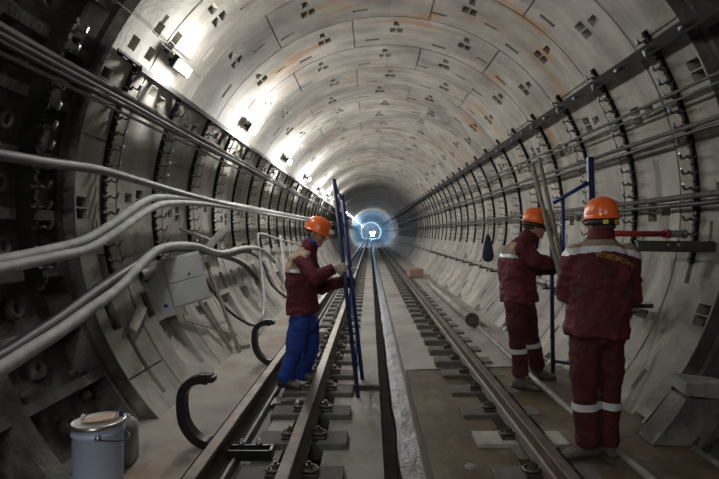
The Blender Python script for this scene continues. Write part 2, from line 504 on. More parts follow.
IRON_END = 3.9
bounds = [IRON_END, 4.55] + [5.55 + i for i in range(140)]
def build_lining(name, t0, t1):
    bm = NB()
    for k in range(len(bounds) - 1):
        ya, yb = bounds[k], bounds[k + 1]
        if ya < 32:
            rects = concrete_rects(k, ya, yb, ya < 24)
            # the cast pans low on the left wall
            if t0 > 90 and ya < 12:
                ra = [(199, 204.5, ya + .16, ya + .3, .11, .11, .11, .11), (199, 204.5, ya + .62, ya + .76, .11, .11, .11, .11),
                      (206, 219, ya + .3, yb - .28, .1, .03, .1, .03), (190, 197, ya + .25, yb - .25, .06, .06, .02, .02)]
                rects = [r for r in rects if r[1] < 189 or r[3] - r[2] < .02 or r[1] - r[0] < .5] + ra
            if t0 > 90 and k < 2:
                # the square pockets high on the left, close to the camera
                for (px, py) in ((159, 29), (177, 38), (169, 48), (134, 43), (150, 54)):
                    w_ = on_wall(px, py, TR)
                    a_ = math.degrees(math.atan2(w_.z - TCZ, w_.x - TCX)) % 360
                    rects = [(a_ - 1.3, a_ + 1.3, w_.y - .06, w_.y + .06, .16, .16, .16, .16)] + rects
            hf_ring(bm, ya, yb, t0, t1, TR, rects)
        else:
            if ya < 75 or k % 4 == 0:
                yy = yb if ya < 75 else min(ya + 4, 145)
                if ya >= 75 and k % 4: continue
                hf_ring(bm, ya, yy, t0, t1, TR, [(t0, t1, ya, ya + .04, .03, .03, .03, .03)], 6.0)
    bmesh.ops.remove_doubles(bm, verts=bm.verts, dist=0.0005)
    return struct(name, bm, M['lining'])
# make the distant plain part line up with a multiple of four
build_lining('wall_right', -50, 57)
build_lining('ceiling', 57, 123)
build_lining('wall_left', 123, 230)

# cast iron rings near the camera
IR = 2.66
def build_iron(name, t0, t1):
    bm = NB()
    for ya in (2.9, 1.9, 0.9, -0.1, -1.1, -2.1, -3.1, -4.1):
        rects = []
        a = -60.0
        while a < 240:
            for h in range(2):
                rects.append((a + .8 + h * 9, a + 8.2 + h * 9, ya + .07, ya + .93, .15, .15, .19, .19))
            a += 18
        # the gap against the first concrete ring
        rects = [q for q in rects]
        hf_ring(bm, ya, ya + 1.0, t0, t1, IR, rects, 3.0)
        if ya > 0:
            a = -60.0
            while a < 240:
                for h in range(2):
                    t = a + 4.5 + h * 9
                    if t0 < t < t1:
                        c = ring_pt(t, IR + .165, ya + .5)
                        nrm = (V((TCX, c.y, TCZ)) - c).normalized()
                        R = rot_to(V((0, 1, 0)), nrm)
                        lathe(bm, [(.075, 0), (.07, .05), (.045, .06), (.04, .03), (0, .03)], c, 12, R)
                a += 18
                for yy in (ya + .25, ya + .75):
                    for e in (-.9, .9):
                        t = a + e * 1.6
                        if t0 < t < t1:
                            c = ring_pt(t, IR + .09, yy)
                            tn = V((-sin(rad(t)), 0, cos(rad(t)))) * (1 if e > 0 else -1)
                            tube(bm, [c, c + tn * .05], .032, 6)
    bmesh.ops.remove_doubles(bm, verts=bm.verts, dist=0.0005)
    # step ring closing the gap between the wider iron and the concrete
    for t in range(int(t0), int(t1), 3):
        te = min(t + 3, t1)
        a_, b_ = ring_pt(t, TR, IRON_END), ring_pt(te, TR, IRON_END)
        c_, d_ = ring_pt(te, IR + .25, IRON_END), ring_pt(t, IR + .25, IRON_END)
        bm.faces.new([bm.verts.new(p) for p in (a_, b_, c_, d_)])
    return struct(name, bm, M['iron'])
build_iron('wall_right_near', -53, 57)
build_iron('ceiling_near', 57, 123)
build_iron('wall_left_near', 123, 233)

# far end of the tube
bm = NB()
bm.faces.new([bm.verts.new(ring_pt(t, 2.75, 143.0)) for t in range(0, 360, 12)])
struct('wall_far', bm, M['lining'])

# floodlights of the next work site at the far end
for (x, z) in ((.2, 1.6), (1.1, 1.7), (0.7, .8)):
    l = bpy.data.lights.new('floodlight_bulb', 'POINT'); l.energy = 380; l.color = (.35, .62, 1.0); l.shadow_soft_size = .3
    t = thing('floodlight', 'tiny bluish floodlight on its stand at the far end of the tunnel', 'lamp', (x, 138, z), 'floodlights at the tunnel end')
    o = bpy.data.objects.new('floodlight_bulb', l); COL.objects.link(o); o.parent = t; o.location = (0, -.7, 0)
    bm = NB(); box(bm, (x, 138, z), (.7, .12, .5), None, .02); link('housing', bm, M['rack'], t)
    bm = NB(); box(bm, (x, 137.93, z), (.62, .03, .42)); link('diffuser', bm, M['lampblue'], t)
    bm = NB(); tube(bm, [V((x, 138.05, z - .2)), V((x, 138.05, -.02))], .04, 8); link('stand', bm, M['rack'], t)

# ------------------------------------------------------------------ floor
XL, XR = -0.484, 1.117      # running rails
XC = -1.01                 # contact rail
def strip(bm, prof, y0, y1, mi=0, step=None):
    """open profile (x,z) extruded along y"""
    n = 1 if not step else max(1, int((y1 - y0) / step))
    rows = [[bm.verts.new((x, y0 + (y1 - y0) * i / n, z)) for x, z in prof] for i in range(n + 1)]
    for i in range(n):
        for j in range(len(prof) - 1):
            f = bm.faces.new([rows[i][j], rows[i][j + 1], rows[i + 1][j + 1], rows[i + 1][j]]); f.material_index = mi
Y0, Y1 = -4.1, 143
bm = NB()
strip(bm, [(-1.85, .05), (-1.12, .05), (-1.12, -.03), (-0.90, -.03), (-0.90, -.07), (-0.80, -.07), (-0.80, -.045), (-.62, -.045), (-.62, -.13), (-.33, -.13), (-.33, -.045), (0.09, -.045), (0.09, -.35)], Y0, Y1, 0)
for i, f in enumerate(bm.faces): f.material_index = 0
bm.faces.ensure_lookup_table()
bm.faces[0].material_index = 1
for i in (7, 8, 9): bm.faces[i].material_index = 2  # recess under the left rail: dark trench colour stands in for shade
# trench floor and the silted ledge
base = len(bm.faces)
strip(bm, [(0.09, -.35), (0.215, -.345)], Y0, Y1, 2)
n = 420
rows = []
for i in range(n + 1):
    y = 1.5 + 40.0 * (i / n) ** 1.6
    w = noise.noise(V((0.3, y * 1.6, 0))) * .022
    rows.append([bm.verts.new((x, y, z)) for x, z in ((.215 + w, -.345), (.235 + w, -.285 + .01 * noise.noise(V((1, y * 4, 0)))), (.30, -.27 + .015 * noise.noise(V((5, y * 3, 0)))), (.40, -.255 + .012 * noise.noise(V((9, y * 3, 0)))))])
for i in range(n):
    for j in range(3):
        f = bm.faces.new([rows[i][j], rows[i][j + 1], rows[i + 1][j + 1], rows[i + 1][j]]); f.material_index = 3
strip(bm, [(.215, -.345), (.235, -.285), (.40, -.26)], 41.5, Y1, 3)
strip(bm, [(.215, -.345), (.235, -.285), (.40, -.26)], Y0, 1.5, 3)
# right bed: far part lower and grey, near part raised, wet and brown
strip(bm, [(.40, -.35), (.40, -.075), (1.0, -.075), (1.0, -.14), (1.25, -.14), (1.25, -.075), (1.33, -.075), (1.33, -.03), (2.05, 0.0)], 5.6, Y1, 0)
strip(bm, [(.40, -.35), (.40, -.03), (1.0, -.03), (1.0, -.11), (1.25, -.11), (1.25, -.03), (1.33, -.03), (1.33, -.01), (2.2, 0.02)], Y0, 5.6, 4)
q = [bm.verts.new(p) for p in ((.40, 5.6, -.03), (.40, 5.6, -.075), (2.05, 5.6, -.075), (2.05, 5.6, .02))]
f = bm.faces.new(q); f.material_index = 4
struct('floor', bm, [M['slab'], M['bench'], M['trench'], M['ledge'], M['slab_wet']])

# ------------------------------------------------------------------ rails
RP = [(-.066, 0), (.066, 0), (.066, .009), (.02, .022), (.008, .035), (.007, .108), (.034, .118), (.036, .145), (.031, .152),
      (-.031, .152), (-.036, .145), (-.034, .118), (-.007, .108), (-.008, .035), (-.02, .022), (-.066, .009)]
def rail(name, x, z, label, y0=-3.5, y1=110, sc=1.0):
    bm = NB()
    prism(bm, [(x + a * sc, z + b) for a, b in RP], y0, y1)
    for f in bm.faces:
        if f.normal.z > .9 and f.calc_center_median().z > z + .14: f.material_index = 1
    o = link(name, bm, [M['rail'], M['railtop']])
    return tag(o, label, 'rail')
rail('running_rail', XL, 0.012, 'long steel running rail just right of the worker in blue trousers', sc=1.1)
rail('running_rail', XR, 0.012, 'long brown running rail right of the drain trench')
rail('contact_rail', XC, -.018, 'brown contact rail in the slot left of the track, beside the black hook brackets', sc=1.12)
# pale strip beside the contact rail
bm = NB()
prism(bm, [(-.915, -.07), (-.895, -.07), (-.895, -.0), (-.915, -.0)], 1.0, 60)
tag(link('edging_strip', bm, M['sleeper_pale']), 'thin pale strip running along the right side of the contact rail', 'strip')
bm = NB()
prism(bm, [(-.88, -.069), (-.81, -.069), (-.81, -.06), (-.88, -.06)], 1.0, 60)
tag(link('rubber_strip', bm, M['rubber']), 'dark rubber strip lying between the contact rail and the sleepers', 'strip')

# ------------------------------------------------------------------ sleepers
def sleeper_mesh(m, cx, w=.66, z=0.0, seed=1):
    bm = NB()
    box(bm, (cx, 0, -.06 + z), (w, .24, .12), None, .012)
    return bm
def fastening(parent, x, y, z, side):
    """bolt, clip and washer plate on one side of the rail foot"""
    bm = NB()
    o = V((x + side * .105, y, z))
    box(bm, o + V((side * -.01, 0, .012)), (.13, .12, .018), None, .004)
    # spring clip loop
    pts = [o + V((side * (-.045), -.035, .04)), o + V((side * .02, -.042, .035)), o + V((side * .05, -.02, .03)), o + V((side * .05, .02, .03)), o + V((side * .02, .042, .035)), o + V((side * (-.045), .035, .04))]
    tube(bm, spline(pts, 3), .011, 6)
    f = link('fastening', bm, M['bolt'], parent)
    bm = NB()
    lathe(bm, [(0, .080), (.013, .080), (.013, .064), (.025, .064), (.025, .040), (.036, .040), (.036, .022), (0, .022)], o, 6)
    bb = [setattr(g, 'smooth', False) for g in bm.faces]
    link('bolt', bm, M['bolt'], f)
def place_sleepers(xr, sgn, name_side, x0c):
    """xr rail, first one with all its parts, then copies"""
    src = None; small = None
    k = 0
    y = 2.54 + 0
    ords = ['first', 'second', 'third', 'fourth', 'fifth', 'sixth', 'seventh', 'eighth', 'ninth', 'tenth']
    idx = 0
    while y < 50:
        near = y < 14
        if y > 2.7:
            if near and src is None:
                pass
            lab_n = ords[idx] if idx < 10 else None
            if lab_n:
                lab = f'{lab_n} dusty concrete sleeper block from the camera under the {name_side} running rail'
                grp = f'sleeper blocks under the {name_side} rail'
            elif near:
                lab = f'mid-distance concrete sleeper block under the {name_side} running rail'
                grp = f'mid-distance sleeper blocks under the {name_side} rail'
            else:
                lab = f'small faraway concrete sleeper block under the {name_side} running rail'
                grp = f'faraway sleeper blocks under the {name_side} rail'
            if near:
                if src is None:
                    src = thing('sleeper_block', lab, 'sleeper', (x0c, y, 0), grp)
                    bm = sleeper_mesh(None, x0c)
                    for v in bm.verts: v.co.y += y
                    link('block', bm, M['sleeper'], src)
                    fastening(src, xr, y, 0, 1); fastening(src, xr, y, 0, -1)
                    o = src
                else:
                    o = dup(src, (x0c, y, 0), lab, grp)
                if name_side == 'right' and idx == 1:
                    for ch in o.children:
                        if ch.name.startswith('block'):
                            ch.data = ch.data.copy(); ch.data.materials[0] = M['sleeper_pale']
                    o['label'] = 'pale dusty sleeper block under the right rail beside the boots of the lettered worker'
            else:
                if small is None:
                    bm = NB(); box(bm, (x0c, y, -.05), (.66, .24, .1))
                    for s in (-1, 1): box(bm, (xr + s * .105, y, .035), (.09, .1, .07))
                    small = link('sleeper_block', bm, M['sleeper'], None, origin=(x0c, y, 0))
                    tag(small, lab, 'sleeper', grp)
                else:
                    o = small.copy(); COL.objects.link(o); o.location = (x0c, y, 0); o['label'] = lab; o['group'] = grp
            idx += 1
        y += .57
        k += 1
place_sleepers(XL, -1, 'left', -.495)
place_sleepers(XR, 1, 'right', 1.10)

# ------------------------------------------------------------------ contact rail brackets
def hook_bracket(y, label, plate=True):
    t = thing('contact_rail_bracket', label, 'bracket', (-1.0, y, -.02), 'black contact rail brackets')
    # C shaped arm of flat steel
    prof = [V((x_, y, z_)) for x_, z_ in ((-1.075, .082), (-1.12, .085), (-1.19, .13), (-1.25, .22), (-1.268, .33), (-1.26, .43), (-1.215, .49), (-1.15, .515), (-1.09, .51))]
    pts = spline(prof, 5)
    bm = NB()
    rings = []
    for i, p in enumerate(pts):
        d = (pts[min(i + 1, len(pts) - 1)] - pts[max(i - 1, 0)]).normalized()
        nrm = V((d.z, 0, -d.x))
        f = i / (len(pts) - 1)
        hw = .045 - .008 * f; th = .028
        rings.append([p + nrm * th + V((0, -hw, 0)), p + nrm * th + V((0, hw, 0)), p - nrm * th + V((0, hw, 0)), p - nrm * th + V((0, -hw, 0))])
    loft(bm, rings)
    for f in bm.faces: f.smooth = False
    link('curved_arm', bm, M['black'], t)
    bm = NB()
    box(bm, (-1.11, y, .545), (.09, .075, .012), (0, 0, 0), .004)
    box(bm, (-1.07, y, .517), (.045, .09, .04), None, .006)
    link('top_clamp', bm, M['black'], t)
    if plate:
        bm = NB()
        zz = .015
        box(bm, (-.81, y + .045, zz), (.30, .014, .07))
        box(bm, (-.81, y - .045, zz), (.30, .014, .07))
        box(bm, (-.81, y, zz - .03), (.30, .09, .012))
        box(bm, (-.665, y, zz), (.02, .11, .07))
        link('base_channel', bm, M['black'], t)
        for xx in (-.88, -.76):
            bm = NB()
            lathe(bm, [(0, .04), (.01, .04), (.01, .02), (.02, .02), (.02, 0), (0, 0)], (xx, y + .045, .05), 6)
            link('bolt', bm, M['galv'], t)
    return t
hook_bracket(3.38, 'large black curved hook bracket in front, near the bucket, with a channel foot')
hook_bracket(5.5, 'black curved hook bracket farther back, just left of the worker in blue trousers')

# ------------------------------------------------------------------ cable racks
def rack(side, y, label, group, detail=True):
    if side > 0: a0, a1 = -12, 35
    else: a0, a1 = 152, 194
    org = ring_pt((a0 + a1) / 2, 2.5, y)
    t = thing('cable_rack', label, 'cable rack', org, group)
    bm = NB()
    r_out, r_in = TR + .005, 2.535
    if y < IRON_END: r_out = 2.66
    n = 16
    rings = []
    for i in range(n + 1):
        a = a0 + (a1 - a0) * i / n
        rings.append([ring_pt(a, r_out, y - .018), ring_pt(a, r_in, y - .018), ring_pt(a, r_in, y + .018), ring_pt(a, r_out, y + .018)])
    loft(bm, rings)
    nb = 28 if detail else 0
    for i in range(nb):
        a = a0 + (a1 - a0) * (i + .5) / nb
        c = ring_pt(a, r_in - .005, y)
        R = rot_to(V((0, 1, 0)), (V((TCX, y, TCZ)) - c).normalized())
        box(bm, c, (.016, .034, .016), R)
    for f in bm.faces: f.smooth = False
    link('rack_bar', bm, M['rack'], t)
    if detail:
        hm = None
        nh = 15 if side > 0 else 13
        for i in range(nh):
            a = a0 + 2.5 + (a1 - a0 - 5) * i / (nh - 1)
            bm = NB()
            c = ring_pt(a, 2.53, y - .05)
            inw = (V((TCX, y, TCZ)) - ring_pt(a, 2.54, y)).normalized()
            # the arm reaches inwards with two cradles
            inw = V((-side, 0, 0)) * .85 + inw * .15; inw.normalize()
            up = V((0, 0, 1))
            pts = []
            for s in range(13):
                u = s / 12
                dz = -.024 * abs(sin(u * 2 * PI)) + (.024 * max(0, u - .85) / .15) + .012
                pts.append(c + inw * (.135 * u) + up * dz)
            rings = [[p + V((0, -.017, .006)), p + V((0, .017, .006)), p + V((0, .017, -.006)), p + V((0, -.017, -.006))] for p in pts]
            loft(bm, rings)
            link('cable_hook', bm, M['hook'], t)
    return t
ORD = ['first', 'second', 'third', 'fourth', 'fifth', 'sixth', 'seventh', 'eighth', 'ninth', 'tenth']
for side, nm in ((1, 'right'), (-1, 'left')):
    near = None; far = None
    for i in range(46):
        y = 3.4 if i == 0 else 4.3 + (i - 1) * 1.0
        if side > 0 and i == 0: continue
        n_ = i - 1 if side > 0 else i
        if n_ < 6:
            lab = f'{ORD[n_]} dark hooked cable rack from the camera on the {nm} wall'
            grp = f'cable racks on the {nm} wall'
        elif i < 15:
            lab = f'mid-distance dark cable rack with small hooks on the {nm} wall'; grp = f'mid-distance cable racks, {nm} wall'
        else:
            lab = f'tiny faraway dark cable rack on the {nm} tunnel wall'; grp = f'faraway cable racks, {nm} wall'
        if i == 0: rack(side, y, lab, grp)
        elif i < 15:
            if near is None: near = rack(side, y, lab, grp); ny = near.location.copy()
            else: dup(near, (ny.x, y, ny.z), lab, grp)
        else:
            if far is None: far = rack(side, y, lab, grp, False); fy = far.location.copy()
            else: dup(far, (fy.x, y, fy.z), lab, grp)

# the angle beam above the right hand racks
bm = NB()
a = 31.5
c0, c1 = ring_pt(a, 2.5, 1.2), ring_pt(a, 2.5, 100)
R = (ring_pt(a, 1, 0) - ring_pt(a, 0, 0)).normalized()
u = V((-R.z, 0, R.x))
for (p, w_, h_) in ((c0, .012, .10), (c0 - u * .045 - R * .045, .08, .012)):
    q = p + (c1 - c0)
    rings = [[e + R * (sx * w_ / 2) + u * (sz * h_ / 2) for sx, sz in ((-1, -1), (1, -1), (1, 1), (-1, 1))] for e in (p, q)]
    loft(bm, rings)
for f in bm.faces: f.smooth = False
bt = tag(link('angle_beam', bm, M['rack'], None, origin=ring_pt(a, 2.5, 4)), 'long dark steel angle beam high on the right wall above the cable racks', 'beam')
for i in range(10):
    bm = NB()
    c = ring_pt(a, 2.485, 3.3 + i * .5)
    lathe(bm, [(0, -.03), (.02, -.03), (.02, 0), (0, 0)], c, 6, rot_to(V((0, 1, 0)), R))
    link('bolt_head', bm, M['galv'], bt)

# ------------------------------------------------------------------ cables and pipes
def cable(name, pts, r, m, label, cat='cable', n=8, seg=8, group=None):
    bm = NB()
    tube(bm, spline(pts, n), r, seg)
    return tag(link(name, bm, m), label, cat, group)
def long_line(ratio_px, side_r, y0=1.0, y1=90, sag=0.0, jit=0.0, seed=0, step=1.0):
    """line at a constant place in the cross-section given by a photo direction"""
    p = on_wall(ratio_px[0], ratio_px[1], side_r)
    x, z = p.x, p.z
    pts = []
    y = y0
    rg = random.Random(seed)
    while y < y1:
        pts.append(V((x + rg.uniform(-jit, jit), y, z + rg.uniform(-jit, jit) - sag * abs(sin(PI * (y - .3))))))
        y += step if y < 30 else step * 4
    return pts
# right wall
cable('wall_cable', long_line((660, 97), 2.40, sag=.03, jit=.006, seed=1), .016, M['cable_dusk'], 'thin upper cable running along the right wall just below the angle beam')
cable('wall_cable', long_line((662, 104), 2.42, sag=.03, jit=.006, seed=7), .012, M['cable_dark'], 'thin black cable right under the thin upper cable on the right wall')
cable('wall_cable', long_line((630, 144), 2.40, sag=.025, jit=.006, seed=2), .022, M['cable_dusk'], 'grey cable at mid height of the right wall racks')
cable('wall_cable', long_line((630, 150), 2.42, sag=.03, jit=.01, seed=3), .018, M['cable_dark'], 'black cable hanging just under the mid-height grey cable on the right wall')
cable('wall_cable', long_line((640, 201), 2.40, sag=.015, jit=.006, seed=4), .026, M['cable_dusk'], 'grey cable on the right wall behind the helmets of the two workers')
cable('wall_cable', long_line((640, 207), 2.42, sag=.02, jit=.006, seed=5), .018, M['cable_dark'], 'black cable directly below the grey cable behind the two helmets')
cable('wall_pipe', [V((2.48, y, 1.5 - .29 * 2.48 * 1.0 + .02)) for y in (4.7, 20, 60, 90)], .04, M['pipe'], 'grey pipe running low along the right wall behind the middle worker', 'pipe')
t_z = 1.5 - .29 * 2.48 + .02
for i in range(16):
    y = 4.8 + i * 1.0
    bm = NB()
    box(bm, (2.45, y, t_z - .055), (.2, .04, .02)); box(bm, (2.39, y, t_z - .02), (.012, .04, .09))
    o = link('pipe_bracket', bm, M['black'], None, origin=(2.45, y, t_z - .05))
    if i == 0: tag(o, 'black bracket holding the low wall pipe beside the worker with the lettered back', 'bracket', 'pipe brackets')
    else: tag(o, 'small black bracket under the low pipe on the right wall beyond the workers', 'bracket', 'small pipe brackets')

# left wall, top bundle under the lamps
tb = [((240, 160), 2.42, .028, 'cable_mid', 'thick grey cable, topmost of the bundle high on the left wall'),
      ((240, 162.5), 2.36, .016, 'cable_mid', 'thin grey cable, second in the bundle high on the left wall'),
      ((240, 165), 2.42, .024, 'cable_dark', 'black cable, third in the bundle high on the left wall'),
      ((240, 169), 2.40, .014, 'cable_mid', 'thin grey cable, lowest in the bundle high on the left wall')]
for k, (rp, rr, r_, mm, lb) in enumerate(tb):
    cable('wall_cable', long_line(rp, rr, y0=1.2, sag=.03, jit=.008, seed=20 + k), r_, M[mm], lb)
# ladder tray above them
t = thing('cable_tray', 'dark ladder-like cable tray running under the lamps on the left wall', 'tray', ring_pt(153, 2.4, 4))
for k, (a_, r_) in enumerate(((152.6, 2.535), (153.5, 2.31))):
    bm = NB(); q0, q1 = ring_pt(a_, r_, 3.95), ring_pt(a_, r_, 90)
    beam(bm, q0, q1, .012, .05)
    link('side_rail', bm, M['rack'], t)
bm = NB()
y = 4.0
while y < 40:
    beam(bm, ring_pt(152.6, 2.53, y), ring_pt(153.5, 2.31, y), .075 if int(y * 7) % 5 else .14, .012)
    y += .17
link('slatted_deck', bm, M['rack'], t)

def wp(*lst):
    return [on_wall(x, y, r) for (x, y, r) in lst]
# far continuation of the three sagging cables on the left wall
fx = on_wall(320, 217, 2.38)
cable('sagging_cable', wp((-60, 146, 2.3), (0, 155, 2.3), (50, 163, 2.32), (100, 170, 2.34), (150, 184, 2.34), (200, 198, 2.34), (250, 209, 2.36), (290, 216, 2.38), (330, 223, 2.4)),
      .035, M['cable_mid'], 'single grey cable crossing the left wall above the pale cable pair', n=6)
cable('sagging_cable', wp((-60, 272, 2.25), (0, 261, 2.25), (50, 250, 2.28), (85, 240, 2.3), (115, 222, 2.32), (140, 204, 2.34), (160, 197, 2.34), (200, 200, 2.35), (240, 206, 2.36), (290, 215, 2.38), (340, 224, 2.4)),
      .036, M['cable'], 'thick pale cable, upper one of the pair swinging up from the left edge', n=6)
cable('sagging_cable', wp((-60, 282, 2.2), (0, 269, 2.2), (50, 258, 2.22), (90, 248, 2.25), (125, 226, 2.28), (150, 209, 2.3), (170, 203, 2.32), (205, 204, 2.34), (240, 209, 2.36), (290, 218, 2.37), (340, 226, 2.4)),
      .034, M['cable'], 'thick pale cable, lower one of the pair swinging up from the left edge', n=6)
cable('sagging_cable', wp((-40, 375, 2.3), (0, 357, 2.3), (30, 338, 2.3), (60, 318, 2.3), (100, 288, 2.32), (140, 262, 2.34), (165, 249, 2.36), (200, 250, 2.38), (240, 262, 2.4), (258, 280, 2.42)),
      .042, M['cable_dark'], 'thick black cable rising from the lower left edge towards the cabinet', n=6)
cable('sagging_cable', wp((-40, 388, 2.24), (0, 369, 2.24), (30, 350, 2.24), (60, 331, 2.24), (90, 309, 2.26), (120, 287, 2.28), (145, 260, 2.3), (165, 247, 2.3), (195, 246, 2.32), (220, 253, 2.34), (245, 248, 2.36), (262, 250, 2.38), (275, 262, 2.4)),
      .040, M['cable'], 'thick grey cable rising from the lower left edge and looping over the cabinet', n=6)
cable('sagging_cable', wp((150, 256, 2.34), (175, 248, 2.34), (205, 249, 2.35), (225, 256, 2.36), (248, 252, 2.38), (262, 262, 2.4), (272, 285, 2.42), (290, 300, 2.44)),
      .022, M['cable_dark'], 'thin black cable lying just below the looping grey cable above the cabinet', n=6)
cable('loop_hose', wp((262, 322, 2.42), (264, 300, 2.38), (262, 275, 2.36), (259, 250, 2.36), (258, 237, 2.36), (262, 234, 2.38), (285, 241, 2.42), (310, 246, 2.45)),
      .026, M['cable'], 'pale hose standing upright and bent over beside the gap left of the first worker', 'hose', n=6)
cable('loop_hose', wp((198, 268, 2.48), (212, 290, 2.45), (228, 310, 2.42), (245, 322, 2.4), (256, 325, 2.4), (262, 316, 2.4)),
      .018, M['cable_dark'], 'thin black hose looping down right of the grey cabinet', 'hose', n=6)
cable('loop_hose', wp((280, 236, 2.42), (282, 252, 2.38), (284, 272, 2.36), (286, 286, 2.4)), .03, M['cable'], 'short pale hose hanging right behind the back of the first worker', 'hose', n=5)
cable('loop_hose', wp((288, 240, 2.42), (290, 255, 2.4), (294, 278, 2.42)), .022, M['cable'], 'second thin pale hose hanging behind the collar of the first worker', 'hose', n=5)
cable('lamp_wire', wp((110, -4, 2.5), (150, 28, 2.52), (190, 62, 2.5)), .004, M['cable_dark'], 'thin wire running from the upper left to the first lamp', 'wire', n=4, seg=5)

# ------------------------------------------------------------------ tunnel lamps
def lamp(y, label, group, blue=False, power=LAMP_W, parts=True, ang=None, light=True):
    a = ang if ang is not None else 147.5
    c = ring_pt(a, 2.44, y)
    t = thing('tunnel_lamp', label, 'lamp', c, group)
    nrm = (V((TCX, y, TCZ)) - c).normalized()
    R = rot_to(V((0, 1, 0)), nrm)
    bm = NB()
    box(bm, c, (.12, .34, .05), R, .01)
    box(bm, c - nrm * .07, (.04, .05, .11), R)
    link('housing', bm, M['rack'], t)
    bm = NB()
    box(bm, c + nrm * .035, (.09, .28, .03), R, .012)
    link('diffuser', bm, M['lampblue'] if blue else M['lampglass'], t)
    if light:
        l = bpy.data.lights.new('bulb', 'POINT'); l.shadow_soft_size = .07
        l.energy = power; l.color = (0.32, 0.6, 1.0) if blue else (1.0, 0.97, 0.92)
        o = bpy.data.objects.new('bulb', l); COL.objects.link(o)
        o.parent = t; o.location = nrm * .15
    return t
lamp_y = [4.75, 7.6, 11.0, 14.6, 18.4, 22.0]
for i, y in enumerate(lamp_y):
    lamp(y, f'{ORD[i]} glowing lamp from the camera, high on the left wall', 'lamps on the left wall', power=LAMP_W * (.5 if y < 6 else 1.15 if y < 9 else 1.6))
for y in (1.2,):  # out of view, added to lift the light on the foreground
    lamp(y, 'unseen lamp added high on the left wall beside the camera', 'lamps on the left wall', power=NEAR_W)
for y in (26.0, 60.0):
    lamp(y, 'small faraway white lamp high on the left wall', 'faraway white lamps', power=LAMP_W * (1 if y < 30 else 3))
for y in (34, 38, 42, 46, 50, 54):
    lamp(y, 'tiny dim lamp in the dark stretch far down the left wall', 'faraway dim lamps', power=6)
for y in (66, 70, 75, 80, 88, 98, 110, 122, 134):
    lamp(y, 'tiny bluish lamp far down the left wall near the end of the tunnel', 'faraway bluish lamps', blue=True, power=BLUE_W)

# ------------------------------------------------------------------ left side: cabinet, planks, bucket
def cabinet():
    c = P(180, 281, 5.15)
    t = thing('switch_cabinet', 'grey blue metal cabinet hanging tilted on the left wall under the looping cables', 'cabinet', c)
    # local axes: face turned to the camera and to the track, tilted
    right = V((.80, .55, .22)).normalized()
    fwd = V((.55, -.82, .10)).normalized()
    fwd = (fwd - right * fwd.dot(right)).normalized()
    up = right.cross(-fwd) if False else fwd.cross(right) * -1
    if up.z < 0: up = -up
    up = (up + V((-.22, 0, 0)) * 0).normalized()
    R = Matrix((right, -fwd, up)).transposed()
    def L(x, y, z): return c + right * x - fwd * y + up * z
    bm = NB(); box(bm, L(.06, .08, 0), (.40, .16, .52), R, .006); link('body', bm, M['cabinet'], t)
    d1 = NB(); box(d1, L(.065, -.008, .12), (.36, .016, .24), R, .005); d = link('door', d1, M['cabinet'], t)
    bm = NB(); box(bm, L(-.06, -.018, .15), (.09, .003, .1), R); link('paper_label', bm, M['paper'], d)
    bm = NB(); box(bm, L(.10, -.02, .05), (.02, .012, .02), R, .003); link('lock', bm, M['black'], d)
    d2 = NB(); box(d2, L(.065, -.008, -.125), (.36, .016, .235), R, .005); link('door', d2, M['cabinet'], t)
    # left side compartment with the round duct
    bm = NB(); box(bm, L(-.22, .06, -.03), (.15, .2, .58), R, .006); sd = link('side_box', bm, M['cabinet'], t)
    bm = NB(); lathe(bm, [(.0, .0), (.02, .0), (.02, .002), (.0, .002)], L(-.2, -.041, -.2), 14, R @ Matrix.Rotation(PI / 2, 3, 'X')); link('blue_marking', bm, M['blue_mark'], sd)
    ax = (fwd * .75 - right * .65).normalized()
    Rr = rot_to(ax); Rz = Matrix((Rr.col[0], Rr.col[2], Rr.col[1])).transposed()
    bm = NB(); o = L(-.27, -.02, .16)
    tube(bm, [o, o + ax * .19], .062, 18, caps=False)
    tube(bm, [o + ax * .19, o], .055, 18, caps=False)
    tube(bm, [o + ax * .02, o + ax * .035], .058, 18)
    rings = [ell(o + ax * .19, Rr.col[0] * r, Rr.col[2] * r, 18) for r in (.062, .055)]
    loft(bm, rings, False)
    link('duct_stub', bm, M['pipe'], t)
    bm = NB()
    for z in (.22, -.24): beam(bm, L(.05, .15, z), L(.05, .30, z), .05, .012)
    link('wall_bracket', bm, M['rack'], t)
cabinet()

def plank(name, a, b, w, th, m, label, cat='plank', up=V((0, 0, 1))):
    bm = NB(); beam(bm, a, b, w, th, up, .004)
    # a little end wear
    return tag(link(name, bm, m, None, origin=a), label, cat)
wn = V((1, -.3, .6))
plank('plank', on_wall(206, 262, 2.42), on_wall(241, 355, 2.53), .05, .025, M['wood'], 'grey wooden stick leaning on the left wall right of the cabinet', up=wn)
plank('plank', on_wall(204, 252, 2.44), on_wall(224, 229, 2.40), .10, .03, M['galv'], 'short pale channel offcut stuck above the cables over the cabinet', 'offcut', up=V((1, -.8, 0)))
plank('plank', on_wall(192, 290, 2.50), on_wall(232, 350, 2.54), .06, .02, M['wood'], 'flat dusty board leaning low between the cabinet and the grey stick', up=wn)
plank('plank', on_wall(180, 229, 2.47), on_wall(214, 241, 2.47), .03, .03, M['wood_pale'], 'thin pale batten lying across the racks above the cabinet', up=wn)
plank('plank', on_wall(184, 318, 2.53), on_wall(236, 333, 2.54), .07, .02, M['wood_pale'], 'short pale board lying across the lining below the cabinet', up=wn)
plank('plank', on_wall(132, 330, 2.53), on_wall(143, 306, 2.5), .09, .02, M['wood_pale'], 'pale offcut board standing on the lining left of the cabinet foot', up=wn)
